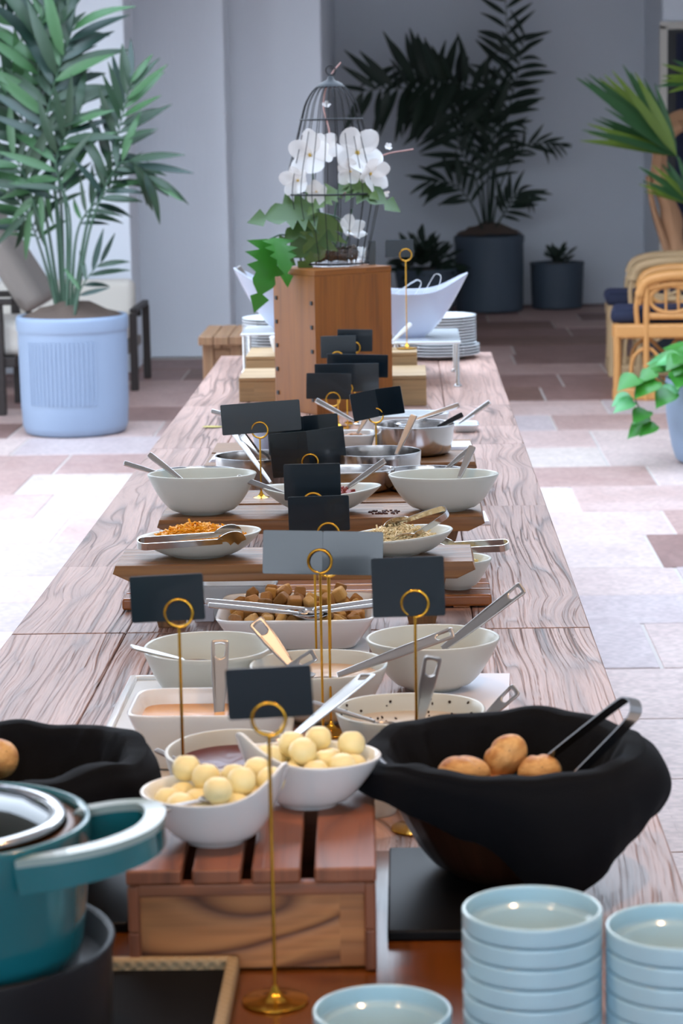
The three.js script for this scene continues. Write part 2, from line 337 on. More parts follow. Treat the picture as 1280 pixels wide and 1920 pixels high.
// ---------- three tables end to end ----------
function table(z0, z1, label) {
  const t = thing('dining_table', label, 'table', [-0.195, 0, 0], 0);
  const w = 1.01, n = 5, pw = w / n;
  for (let i = 0; i < n; i++) {
    const cuts = [z0 + 0.002]; let z = z0;
    if (rnd() < 0.75) cuts.push(lerp(z0, z1, rr(0.3, 0.7)));
    cuts.push(z1 - 0.002);
    for (let k = 0; k < cuts.length - 1; k++) { const a = cuts[k], b = cuts[k + 1]; part('plank', plank(pw - 0.0012, 0.055, Math.abs(a - b) - 0.001, 'z', 0.004, -w / 2 + pw * (i + 0.5), T - 0.0275, (a + b) / 2), M.table, t); }
  }
  const zc = (z0 + z1) / 2, L = Math.abs(z1 - z0);
  for (const s of [-1, 1]) part('apron', plank(0.03, 0.1, L - 0.3, 'z', 0.004, s * 0.4, T - 0.106, zc), M.acacia, t);
  for (const s of [-1, 1]) for (const q of [-1, 1]) part('leg', plank(0.09, T - 0.0555, 0.09, 'y', 0.006, s * 0.41, (T - 0.0555) / 2, zc + q * (L / 2 - 0.14)), M.acacia, t);
}
table(-1.68, -4.075, 'weathered plank table nearest the camera, under the bread bowls and pot');
table(-4.082, -6.42, 'weathered plank table in the middle of the row, under the steel bowls');
table(-6.427, -8.93, 'weathered plank table farthest away, under the birdcage pedestal and plate stacks');

// ---------- plants ----------
function leafBlade(L, w, bend, fold = 0.25) { // along +x, curving down
  const pos = [], idx = [], n = 7;
  for (let i = 0; i <= n; i++) { const s = i / n, h = w * Math.pow(Math.sin(Math.PI * Math.pow(s, 0.75) * 0.96 + 0.06), 0.9) * 0.5, x = L * s * (1 - 0.12 * bend * s), y = -bend * L * 0.35 * s * s; pos.push(x, y + fold * h, -h, x, y, 0, x, y + fold * h, h); }
  for (let i = 0; i < n; i++) for (let k = 0; k < 2; k++) { const a = i * 3 + k; idx.push(a, a + 1, a + 3, a + 1, a + 4, a + 3); }
  const g = new THREE.BufferGeometry(); g.setAttribute('position', new THREE.Float32BufferAttribute(pos, 3)); g.setAttribute('uv', new THREE.Float32BufferAttribute(new Float32Array(pos.length / 3 * 2), 2)); g.setIndex(idx); g.computeVertexNormals(); return g;
}
const blades = [0.15, 0.5, 0.9, 1.4].map((b) => leafBlade(1, 0.13, b));
// feathered palm: fronds given as world paths; leaflets are meshes of their own
function palm(t, base, fronds, mats, stemMat, len, opts = {}) {
  let made = 0;
  for (const f of fronds) {
    const P = f.p.map((q) => V3(...q).sub(base)), c = new THREE.CatmullRomCurve3(P, false, 'centripetal');
    const fr = part('frond', limb(P.map((q) => q.toArray()), (s) => (f.r ?? 0.011) * (1 - 0.8 * s), 18, 6), stemMat, t);
    const s0 = f.s0 ?? opts.s0 ?? 0.45, n = f.n ?? 11;
    for (let i = 0; i < n; i++) for (const side of [-1, 1]) {
      if (made++ > 298) return;
      const s = s0 + (1 - s0) * (i + (side > 0 ? 0.5 : 0)) / n, o = c.getPointAt(Math.min(1, s)), tg = c.getTangentAt(Math.min(1, s));
      const q = (s - s0) / (1 - s0), away = lerp(f.a0 ?? 1.0, f.a1 ?? 0.35, q) + rr(-0.12, 0.12);
      let sd = V3(0, 0, 1).cross(tg).normalize(); if (sd.lengthSq() < 0.1) sd = V3(1, 0, 0);
      const dep = rr(-0.55, 0.55);
      const d = tg.clone().multiplyScalar(Math.cos(away)).addScaledVector(sd, side * Math.sin(away)).addScaledVector(V3(0, 0, 1), dep).add(V3(0, (f.droop ?? -0.1) * rr(0.4, 1.4), 0)).normalize();
      const L = len * (f.l ?? 1) * (0.65 + 0.5 * Math.sin(Math.PI * (0.15 + 0.75 * q))) * rr(0.85, 1.15);
      const m = part('leaflet', blades[Math.floor(rnd() * 4)], mats[Math.floor(rnd() * mats.length)], fr);
      aim(m, o, o.clone().add(d), V3(rr(-0.6, 0.6), 0.5, 0.9)); m.scale.set(L, L, L * (opts.w ?? 1));
    }
  }
}
function mulch(t, r, y, mat, h = 0.03) { part('soil', fillDisc(r, r, 2, y, 28, (x, z, q) => (1 - q) * h + 0.6 * h * fbm(x * 12 + 5, z * 12, 3, 3), 8), mat, t); }

{ // blue ribbed planter with the big palm
  const bx = -1.77, bz = -12.62;
  const t = thing('potted_palm', 'tall feathery green palm in the round ribbed blue-grey planter on the stone floor', 'potted plant', [bx, 0, bz]);
  const R = 0.288, pot = lathe([[0.001, 0.0], [0.24, 0.0], [0.265, 0.012], [0.278, 0.05], [0.281, 0.12], [0.284, 0.15], [R, 0.53], [R, 0.545], [0.294, 0.55], [0.296, 0.605], [0.29, 0.625], [0.272, 0.625], [0.268, 0.6], [0.268, 0.52], [0.001, 0.52]], 72);
  const tt = part('planter', pot, M.potBlue, t);
  const flutes = []; for (let i = -8; i <= 8; i++) { const a = i * 0.082 - 0.12, g = limb([[Math.sin(a) * 0.2835, 0.17, Math.cos(a) * 0.2835], [Math.sin(a) * 0.2875, 0.5, Math.cos(a) * 0.2875]], () => 0.0075, 4, 8); part('rib', g, M.potBlue, tt); }
  mulch(t, 0.268, 0.585, M.soil, 0.11);
  const f = (z, ...p) => p.map(([x, y, dz = 0]) => x.length ? x : [x, y, z + dz]);
  const F = [
    { p: [[-1.817, 0.64, -12.62], [-1.841, 1.351, -12.62], [-1.897, 1.928, -12.62], [-1.814, 2.413, -12.62]], n: 13, l: 1.15, droop: 0.05 },
    { p: [[-1.784, 0.645, -12.55], [-1.774, 1.214, -12.55], [-1.853, 1.627, -12.55], [-1.691, 2.138, -12.55]], n: 12, l: 1.1 },
    { p: [[-1.749, 0.648, -12.5], [-1.642, 1.159, -12.5], [-1.499, 1.512, -12.5], [-1.397, 1.862, -12.5]], n: 12, l: 0.8, a0: 0.9 },
    { p: [[-1.731, 0.652, -12.45], [-1.608, 1.16, -12.45], [-1.441, 1.43, -12.45], [-1.288, 1.305, -12.45]], n: 11, l: 0.75 },
    { p: [[-1.84, 0.633, -12.7], [-1.925, 1.295, -12.7], [-2.048, 1.74, -12.7], [-2.197, 1.853, -12.7]], n: 12, l: 1.1 },
    { p: [[-1.837, 0.642, -12.6], [-1.929, 1.159, -12.6], [-2.057, 1.465, -12.6], [-2.226, 1.441, -12.6]], n: 11, l: 1.0 },
    { p: [[-1.83, 0.629, -12.75], [-1.842, 1.431, -12.75], [-2.027, 2.097, -12.75], [-2.184, 2.373, -12.75]], n: 12, l: 1.1 },
    { p: [[-1.777, 0.649, -12.5], [-1.747, 1.16, -12.5], [-1.806, 1.435, -12.5], [-1.673, 1.678, -12.5]], n: 10, l: 0.9 },
    { p: [[-1.725, 0.642, -12.4], [-1.692, 0.766, -12.4], [-1.628, 0.861, -12.4], [-1.56, 0.926, -12.4]], n: 4, l: 0.55, s0: 0.3, r: 0.007 },
    { p: [[-1.871, 0.626, -12.8], [-1.94, 0.925, -12.8], [-2.017, 1.153, -12.8], [-2.098, 1.267, -12.8]], n: 8, l: 0.75 },
    { p: [[-1.76, 0.649, -12.5], [-1.694, 1.105, -12.5], [-1.578, 1.24, -12.5], [-1.463, 1.348, -12.5]], n: 8, l: 0.6 },
    { p: [[-1.803, 0.641, -12.6], [-1.814, 1.102, -12.6], [-1.853, 1.324, -12.6], [-2.015, 1.105, -12.6]], n: 7, l: 0.7 },
  ];
  palm(t, V3(bx, 0, bz), F, [M.leafA, M.leafA, M.leafA2, M.leafA3], M.stem, 0.34, { s0: 0.58, w: 1.15 });
}
{ // dark tall palm in the recess
  const bx = 0.683, bz = -20.05;
  const t = thing('potted_palm', 'tall black-green palm with an arching frond in the large dark planter of the recess', 'potted plant', [bx, 0, bz]);
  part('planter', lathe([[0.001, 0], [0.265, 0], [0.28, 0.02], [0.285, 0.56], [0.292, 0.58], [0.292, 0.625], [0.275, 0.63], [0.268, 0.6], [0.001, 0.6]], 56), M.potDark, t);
  mulch(t, 0.27, 0.61, M.soil, 0.12);
  const F = [
    { p: [[0.663, 0.655, -20.05], [0.593, 1.248, -20.05], [0.352, 1.728, -19.8], [-0.056, 1.837, -19.2], [-0.358, 1.811, -18.9]], n: 16, l: 1.2, a0: 1.2, a1: 0.8, s0: 0.35, droop: -0.35 },
    { p: [[0.673, 0.66, -19.95], [0.701, 1.421, -19.95], [0.53, 1.812, -19.95], [0.221, 1.898, -19.5], [-0.095, 2.023, -19.2]], n: 14, l: 1.05, a0: 1.1, a1: 0.6, s0: 0.4 },
    { p: [[0.692, 0.652, -20.1], [0.773, 1.461, -20.1], [0.843, 2.067, -20.1], [0.826, 2.795, -20.1]], n: 15, l: 0.8, s0: 0.25, a0: 1.1, a1: 0.8 },
    { p: [[0.679, 0.657, -20], [0.745, 1.246, -20], [0.88, 1.763, -20], [0.992, 2.276, -20]], n: 12, l: 0.75, a0: 1.1, a1: 0.7 },
    { p: [[0.697, 0.657, -20], [0.81, 1.114, -20], [1.009, 1.371, -20], [1.307, 1.34, -20]], n: 9, l: 0.5, a0: 0.8, s0: 0.55 },
    { p: [[0.641, 0.641, -19.9], [0.542, 0.882, -19.9], [0.39, 1.059, -19.9], [0.181, 1.084, -19.9]], n: 8, l: 0.75, s0: 0.4 },
    { p: [[0.693, 0.64, -19.9], [0.804, 0.813, -19.9], [0.915, 0.976, -19.9], [1.011, 0.948, -19.9]], n: 8, l: 0.7, s0: 0.35 },
    { p: [[0.653, 0.658, -20], [0.569, 1.118, -20], [0.44, 1.382, -20], [0.486, 1.684, -20]], n: 10, l: 0.9, s0: 0.4 },
    { p: [[0.675, 0.657, -20], [0.679, 1.116, -20], [0.725, 1.506, -20], [0.641, 1.896, -20]], n: 10, l: 0.9, s0: 0.35 },
  ];
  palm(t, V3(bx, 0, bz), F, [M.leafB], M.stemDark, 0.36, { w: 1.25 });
}
function bush(t, x, y, z, rx, ry, n, mat, L) { for (let i = 0; i < n; i++) { const a = rr(0, 6.283), e = rr(-0.1, 1.4), d = V3(Math.cos(a) * Math.cos(e), Math.sin(e), Math.sin(a) * Math.cos(e)); const o = V3(x + d.x * rx * rr(0.1, 0.8), y + d.y * ry * rr(0.1, 0.8), z + d.z * rx * rr(0.1, 0.8)); const m = part('leaf', blades[Math.floor(rnd() * 4)], mat, t); aim(m, o, o.clone().add(d), V3(rr(-0.5, 0.5), 1, 0.6)); const l = L * rr(0.7, 1.3); m.scale.set(l, l, l * 2.6); } }
{ const bx = 1.258, t = thing('potted_plant', 'small dark planter with a low bushy plant, by the recess wall', 'potted plant', [bx, 0, -20.25]);
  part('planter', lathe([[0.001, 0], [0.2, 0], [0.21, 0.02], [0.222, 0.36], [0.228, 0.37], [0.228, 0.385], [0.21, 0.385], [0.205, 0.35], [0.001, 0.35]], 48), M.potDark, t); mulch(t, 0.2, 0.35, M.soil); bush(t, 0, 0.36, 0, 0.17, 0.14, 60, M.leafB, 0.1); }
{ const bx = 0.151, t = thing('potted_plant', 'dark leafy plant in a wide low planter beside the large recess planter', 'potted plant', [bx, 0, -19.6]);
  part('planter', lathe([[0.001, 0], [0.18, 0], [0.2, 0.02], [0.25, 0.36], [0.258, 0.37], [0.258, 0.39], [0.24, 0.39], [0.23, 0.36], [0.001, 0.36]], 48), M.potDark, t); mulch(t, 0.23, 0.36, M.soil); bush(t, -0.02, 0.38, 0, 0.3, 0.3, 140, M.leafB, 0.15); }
// pothos planter at the edge of the frame
function heartLeaf() { const s = new THREE.Shape(); s.moveTo(0, 0); s.bezierCurveTo(-0.1, 0.32, 0.28, 0.62, 0.55, 0.42); s.bezierCurveTo(0.75, 0.28, 0.9, 0.1, 1.05, 0); s.bezierCurveTo(0.9, -0.1, 0.75, -0.28, 0.55, -0.42); s.bezierCurveTo(0.28, -0.62, -0.1, -0.32, 0, 0); const g = new THREE.ShapeGeometry(s, 6); const p = g.attributes.position; for (let i = 0; i < p.count; i++) { const x = p.getX(i), y = p.getY(i); p.setXYZ(i, x, 0.25 * Math.abs(y) - 0.22 * x * x, y); } g.computeVertexNormals(); return g; }
const heart = heartLeaf();
{ const bx = 1.445, bz = -11.2, t = thing('potted_pothos', 'trailing pothos with heart-shaped leaves in the pale blue-grey planter beside the rattan chairs', 'potted plant', [bx, 0, bz]);
  part('planter', lathe([[0.001, 0], [0.17, 0], [0.195, 0.02], [0.215, 0.08], [0.24, 0.22], [0.247, 0.36], [0.245, 0.4], [0.23, 0.4], [0.228, 0.37], [0.001, 0.37]], 56), M.potBlue, t); mulch(t, 0.228, 0.37, M.soil);
  const spots = [];
  for (let i = 0; i < 70; i++) { const a = rr(0, 6.283), q = Math.sqrt(rnd()) * 0.27; spots.push([Math.cos(a) * q, 0.42 + rr(0, 0.16) * (1 - q * 2), Math.sin(a) * q]); }
  const vine = [[1.22, 0.363, -11.05], [1.129, 0.426, -11.05], [1.067, 0.41, -11.05], [1.043, 0.329, -11.05], [1.08, 0.254, -11.05], [1.122, 0.196, -11.05]].map((p) => V3(...p).sub(V3(bx, 0, bz)));
  part('vine', tube(vine, 0.004, 24, 6), M.stem, t);
  vine.forEach((p, i) => { for (let k = 0; k < 2; k++) spots.push([p.x + rr(-0.02, 0.02), p.y + rr(-0.02, 0.02), p.z + rr(-0.02, 0.04), 1]); });
  for (const s of spots) { const m = part('leaf', heart, rnd() < 0.35 ? M.leafD2 : M.leafD, t), o = V3(s[0], s[1], s[2]), d = V3(s[0] + rr(-0.1, 0.1), s[3] ? -0.12 : rr(-0.12, 0.1), s[2] + rr(-0.1, 0.15)).normalize(); aim(m, o, o.clone().add(d), V3(0, 1, 0.5)); const l = rr(0.085, 0.135); m.scale.set(l, l, l); }
}
{ // driftwood trunk with fan palm leaves
  const z = -15.9, bx = 1.751;
  const t = thing('fan_palm', 'gnarled pale driftwood trunk with fan palm leaves behind the rattan chairs', 'potted plant', [bx, 0, z]);
  const loc = (a) => a.map((p) => [p[0] - bx, p[1], p[2] - z]);
  part('planter', lathe([[0.001, 0], [0.2, 0], [0.22, 0.02], [0.25, 0.4], [0.24, 0.42], [0.22, 0.4], [0.001, 0.4]], 40), M.potDark, t);
  const tr = part('trunk', merge([limb(loc([[1.76, 0.314, -15.9], [1.765, 0.682, -15.9], [1.729, 0.961, -15.9], [1.658, 1.205, -15.9], [1.692, 1.463, -15.9], [1.792, 1.53, -15.9]]), (s) => 0.075 * (1 - 0.3 * s) * (1 + 0.15 * Math.sin(s * 30)), 30, 10), limb(loc([[1.739, 0.616, -15.85], [1.686, 0.773, -15.85], [1.615, 1, -15.85], [1.577, 1.208, -15.85]]), (s) => 0.028 - 0.012 * s, 20, 8), limb(loc([[1.697, 1.439, -15.95], [1.752, 1.548, -15.95], [1.832, 1.581, -15.95]]), () => 0.06, 10, 8)]), std('#b98a66', 0.7, { bumpMap: plasterBump, bumpScale: 0.01 }), t);
  const fan = (c, tips, w) => { const o = V3(...c); const f = part('fan_leaf', limb([[o.x + 0.12, o.y - 0.15, o.z], [o.x, o.y, o.z]], () => 0.009, 6, 6), M.stem, t); for (const q of tips) { const d = V3(...q), L = d.distanceTo(o), m = part('leaflet', blades[Math.floor(rnd() * 2)], rnd() < 0.5 ? M.leafC : M.leafA2, f); aim(m, o, d, V3(rr(-0.2, 0.2), 0.7, 0.8)); m.scale.set(L, L * 0.6, L * w); } };
  fan(loc([[1.735, 1.34, -15.6]])[0], loc([[1.101, 1.898, -15.3], [1.183, 1.927, -15.5], [1.282, 1.92, -15.6], [1.385, 1.93, -15.5], [1.466, 1.893, -15.4], [1.533, 1.861, -15.5], [1.097, 1.502, -15.4], [1.155, 1.567, -15.5], [1.238, 1.643, -15.6], [1.318, 1.698, -15.5], [1.17, 1.509, -15.7], [1.594, 1.82, -15.5], [1.154, 1.864, -15.7], [1.247, 1.915, -15.8], [1.307, 1.894, -15.3], [1.451, 1.892, -15.7], [1.106, 1.536, -15.2], [1.205, 1.599, -15.7], [1.257, 1.665, -15.3], [1.384, 1.685, -15.8]]), 0.75);
  fan(loc([[1.834, 1.027, -15.5]])[0], loc([[1.478, 1.315, -15.4], [1.501, 1.221, -15.4], [1.569, 1.32, -15.4], [1.653, 1.319, -15.4], [1.535, 1.17, -15.4], [1.478, 1.201, -15.4], [1.72, 1.351, -15.4], [1.548, 1.264, -15.7], [1.644, 1.327, -15.7], [1.514, 1.148, -15.6]]), 0.9);
  fan(loc([[1.906, 1.811, -15.3]])[0], loc([[1.596, 1.92, -15.2], [1.563, 1.784, -15.2], [1.596, 1.848, -15.2], [1.668, 1.961, -15.2], [1.63, 1.743, -15.2], [1.59, 1.816, -15.2]]), 1.2);
}
// ---------- rattan chairs ----------
function rattanChair(label, x, z, turn, mat) {
  const t = thing('rattan_chair', label, 'chair', [x, 0, z], turn, 'rattan tub chairs beside the table'); const W = 0.27;
  for (const s of [-1, 1]) {
    part('leg', tube([[0.02, 0, s * W], [0.025, 0.22, s * W], [0.02, 0.43, s * W]], 0.021, 12, 10), mat, t);
    part('leg', tube([[0.56, 0, s * W], [0.56, 0.43, s * W]], 0.021, 8, 10), mat, t);
    part('arm_post', tube([[0.19, 0.0, s * (W + 0.01)], [0.19, 0.3, s * (W + 0.01)], [0.19, 0.66, s * (W + 0.02)]], 0.018, 12, 10), mat, t);
    part('side_rail', merge([rbox(0.56, 0.075, 0.045, 0.018, 0.29, 0.035, s * W), rbox(0.56, 0.085, 0.05, 0.02, 0.29, 0.395, s * W), rbox(0.4, 0.04, 0.04, 0.018, 0.38, 0.48, s * W)]), mat, t);
    const ov = []; for (let i = 0; i < 12; i++) { const a = i / 12 * 6.2832; ov.push([0.33 + 0.12 * Math.cos(a), 0.575 + 0.075 * Math.sin(a), s * (W + 0.01)]); }
    part('oval_loop', tube(ov, 0.012, 36, 8, true), mat, t);
    const arch = part('side_arch', tube([[0.14, 0.43, s * W], [0.135, 0.55, s * (W + 0.01)], [0.17, 0.64, s * (W + 0.02)], [0.26, 0.67, s * (W + 0.02)]], 0.015, 16, 8), mat, t);
    for (let i = 0; i < 3; i++) part('spindle', tube([[0.3 + i * 0.07, 0.5, s * W], [0.3 + i * 0.07, 0.68, s * (W + 0.01)]], 0.007, 4, 6), mat, t);
    part('lower_loop', tube([[0.1, 0.08, s * W], [0.12, 0.25, s * W], [0.2, 0.3, s * W], [0.3, 0.22, s * W], [0.38, 0.3, s * W], [0.48, 0.24, s * W], [0.5, 0.08, s * W]], 0.011, 30, 8), mat, t);
  }
  part('seat_frame', rbox(0.58, 0.05, 0.52, 0.02, 0.29, 0.405, 0), mat, t);
  part('front_rail', merge([rbox(0.045, 0.07, 0.52, 0.018, 0.02, 0.035, 0), rbox(0.05, 0.085, 0.54, 0.02, 0.02, 0.395, 0)]), mat, t);
  const rim = [[0.15, 0.6, W + 0.02], [0.18, 0.67, W + 0.025], [0.28, 0.705, W + 0.03], [0.45, 0.715, W + 0.01], [0.6, 0.725, 0.14], [0.62, 0.73, 0], [0.6, 0.725, -0.14], [0.45, 0.715, -W - 0.01], [0.28, 0.705, -W - 0.03], [0.18, 0.67, -W - 0.025], [0.15, 0.6, -W - 0.02]];
  part('back_rim', merge([tube(rim, 0.03, 48, 10), tube(rim.map(([a, b, c]) => [a * 0.98, b - 0.05, c * 0.95]), 0.018, 48, 8)]), mat, t);
  for (let i = 0; i < 9; i++) { const a = (i / 8 - 0.5) * 2.4; part('spindle', tube([[0.42 + 0.17 * Math.cos(a), 0.42, 0.25 * Math.sin(a)], [0.42 + 0.18 * Math.cos(a), 0.7, 0.26 * Math.sin(a)]], 0.008, 4, 6), mat, t); }
  const c = single('seat_cushion', (() => { const g = rbox(0.5, 0.085, 0.47, 0.04, 0, 0.0, 0, 4); return g; })(), M.navy, 'navy seat cushion on the ' + (mat === M.rattan ? 'honey rattan chair beside the pothos' : 'paler rattan chair behind the honey one'), 'cushion');
  c.position.copy(V3(0.235, 0.474, 0).applyAxisAngle(V3(0, 1, 0), turn).add(V3(x, 0, z))); c.rotation.y = turn;
}
rattanChair('honey rattan tub chair next to the pothos planter', 1.191, -13.95, -0.1, M.rattan);
rattanChair('paler rattan tub chair behind the honey one, in front of the driftwood palm', 1.258, -15.2, -0.05, M.rattanPale);

// ---------- seating behind the blue planter ----------
{ const x1 = -1.638, z = -14.9, t = thing('outdoor_sofa', 'dark-framed sofa with cream cushions behind the blue planter', 'sofa', [x1, 0, z]);
  for (const [lx, lz] of [[-0.03, 0.36], [-0.03, -0.36], [-1.55, 0.36], [-1.55, -0.36]]) part('leg', rbox(0.045, 0.47, 0.05, 0.006, lx, 0.235, lz), M.frame, t);
  part('seat_frame', rbox(1.46, 0.06, 0.68, 0.01, -0.79, 0.25, 0), M.fabricGrey, t);
  part('back_rail', rbox(1.46, 0.05, 0.04, 0.01, -0.79, 0.42, -0.365), M.frame, t);
  for (const s of [0, 1]) part('arm_rail', rbox(0.045, 0.03, 0.7, 0.01, -0.03 - s * 1.52, 0.486, 0), M.frame, t);
  for (const s of [0, 1]) { const c = single('sofa_cushion', rbox(0.7, 0.12, 0.6, 0.045, 0, 0, 0, 4), M.fabric, s ? 'cream seat cushion of the sofa, on the side by the camera frame edge' : 'cream seat cushion of the sofa, on the side by the white wall', 'cushion'); c.position.set(x1 - 0.43 - s * 0.72, 0.3405, z + 0.03);
    const b = single('sofa_cushion', rbox(0.66, 0.24, 0.12, 0.05, 0, 0, 0, 4), M.fabric, s ? 'cream back cushion of the sofa behind the palm stems' : 'cream back cushion of the sofa nearest the white wall', 'cushion'); b.position.set(x1 - 0.41 - s * 0.7, 0.522, z - 0.245); }
}
{ const x = -2.393, z = -13.7, t = thing('lounge_chair', 'dark-framed lounge chair with a slanted cream back at the frame edge', 'chair', [x, 0, z]);
  for (const [lx, lz] of [[-0.2, 0.3], [-0.2, -0.3], [0.1, 0.3], [0.1, -0.3]]) part('leg', rbox(0.05, 0.62, 0.05, 0.006, lx, 0.31, lz), M.frame, t);
  part('seat_frame', rbox(0.42, 0.06, 0.62, 0.01, -0.02, 0.3, 0), M.frame, t);
  for (const s of [-1, 1]) part('arm_rail', rbox(0.42, 0.035, 0.06, 0.01, -0.02, 0.64, s * 0.31), M.frame, t);
  part('seat_cushion', rbox(0.46, 0.2, 0.55, 0.05, 0.0, 0.43, 0, 4), M.fabric, t);
  const b = part('back_cushion', rbox(0.16, 0.62, 0.54, 0.06, 0, 0, 0, 4), M.fabricGrey, t); b.position.set(0.14, 0.86, 0); b.rotation.z = 0.55;
}
{ const x = -0.864, t = thing('wooden_stool', 'brown wooden bench stool beyond the far end of the table', 'stool', [x, 0, -11.35]);
  for (let i = 0; i < 3; i++) part('seat_plank', plank(0.068, 0.04, 0.62, 'z', 0.005, -0.071 + i * 0.071, 0.62, 0), M.bench, t);
  for (const s of [-1, 1]) for (const q of [-1, 1]) part('leg', plank(0.05, 0.599, 0.05, 'y', 0.005, s * 0.065, 0.2995, q * 0.24), M.bench, t);
  for (const q of [-1, 1]) part('rail', plank(0.08, 0.05, 0.03, 'x', 0.004, 0, 0.55, q * 0.24), M.bench, t);
}
// ---------- serving pieces: builders ----------
// steel ladle or spoon: from the sauce (A) to the end of the handle (B)
function ladle(label, A, B, o = {}) {
  const a = V3(...A), b = V3(...B), L = a.distanceTo(b), w = o.w ?? 0.0105, t = thing(o.name ?? 'ladle', label, o.cat ?? 'ladle', A, 0, o.group), mat = o.mat ?? M.brushed;
  const inner = new THREE.Group(); const d = b.clone().sub(a);
  t.position.set(0, 0, 0); aim(t, a, b, V3(...(o.up ?? [0, 0.5, 0.9])));
  const slot = o.slot ?? true, n0 = w * 0.5, s = new THREE.Shape(); s.moveTo(0, -n0); s.lineTo(L * 0.55, -w * 0.92); s.lineTo(L - 0.006, -w); s.quadraticCurveTo(L, -w, L, -w * 0.6); s.lineTo(L, w * 0.6); s.quadraticCurveTo(L, w, L - 0.006, w); s.lineTo(L * 0.55, w * 0.92); s.lineTo(0, n0);
  if (slot) { const h = new THREE.Path(), k = w * 0.66; h.moveTo(L - 0.024, -k * 0.7); h.quadraticCurveTo(L - 0.03, 0, L - 0.024, k * 0.7); h.lineTo(L - 0.008, k); h.quadraticCurveTo(L - 0.004, 0, L - 0.008, -k); h.lineTo(L - 0.024, -k * 0.7); s.holes.push(h); }
  const hg = new THREE.ExtrudeGeometry(s, { depth: o.th ?? 0.0012, bevelEnabled: true, bevelSize: Math.min(0.0028, w * 0.35), bevelOffset: -Math.min(0.0028, w * 0.35), bevelThickness: 0.0012, bevelSegments: 4, curveSegments: 8 }); hg.rotateX(Math.PI / 2);
  part('handle', hg, mat, t);
  if (o.bowl !== 0) { const r = o.bowl ?? 0.022, g = lathe([[0.0005, -r * 0.55], [r * 0.5, -r * 0.48], [r * 0.85, -r * 0.25], [r, 0], [r - 0.0015, 0.0005], [r * 0.83, -r * 0.22], [r * 0.48, -r * 0.43], [0.0005, -r * 0.5]], 24); const m = part('bowl', g, mat, t); m.position.set(-r * 0.9, 0, 0); m.quaternion.copy(t.quaternion.clone().invert()); m.scale.set(1.15, 0.8, 1); }
  return t;
}
// serving tongs: bend end B, tips near A
function tongs(label, A, B, o = {}) {
  const a = V3(...A), b = V3(...B), L = a.distanceTo(b), g = o.gap ?? 0.03, t = thing('serving_tongs', label, 'tongs', A), mat = o.mat ?? M.steel;
  aim(t, a, b, V3(...(o.up ?? [0, 1, 0]))); const hw = o.w ?? 0.008;
  const bend = []; for (let i = 0; i <= 12; i++) { const q = -Math.PI / 2 + Math.PI * i / 12; bend.push([L - 0.014 + 0.014 * Math.cos(q), 0, 0.013 * Math.sin(q)]); }
  part('bend', ribbon(bend, hw, 0.0016, V3(0, 1, 0)), mat, t);
  for (const s of [-1, 1]) {
    const pts = []; for (let i = 0; i <= 12; i++) { const q = i / 12; pts.push([(L - 0.014) * (1 - q) + 0.03 * q, 0, s * (0.013 + (g - 0.013) * Math.pow(q, 0.8))]); }
    part('arm', ribbon(pts, (q) => hw * (1 - 0.25 * q), 0.0016, V3(0, 1, 0)), mat, t);
    const head = new THREE.Shape(); head.moveTo(0.012, 0.006); head.bezierCurveTo(-0.012, 0.03, -0.05, 0.03, -0.056, 0); for (let k = 0; k < 4; k++) head.lineTo(-0.046 + k * 0.009, k % 2 ? -0.012 : -0.004); head.bezierCurveTo(-0.012, 0.004, 0, -0.002, 0.012, -0.006);
    const hg = new THREE.ExtrudeGeometry(head, { depth: 0.0014, bevelEnabled: false, curveSegments: 10 }); const m = part('grip', hg, mat, t); m.position.set(0.03, 0, s * g); m.rotation.x = o.flat ? -Math.PI / 2 : 0; m.scale.setScalar(o.head ?? 0.8);
  }
  return t;
}
function strewn(geoms, mats, n, fn) { // many small bits joined into one geometry
  const list = []; for (let i = 0; i < n; i++) { const g = geoms[i % geoms.length].clone(), m = new THREE.Matrix4(), q = fn(i); if (!q) continue; m.compose(V3(...q.p), new THREE.Quaternion().setFromEuler(new THREE.Euler(...(q.r ?? [rr(0, 6), rr(0, 6), rr(0, 6)]))), V3(...(q.s ?? [1, 1, 1]))); g.applyMatrix4(m); list.push(g); }
  return merge(list);
}
const heap = (rx, rz, y, h) => { for (;;) { const x = rr(-1, 1), z = rr(-1, 1), q = x * x + z * z; if (q < 1) return [x * rx, y + h * (1 - q) * (0.55 + 0.5 * rnd()), z * rz]; } };
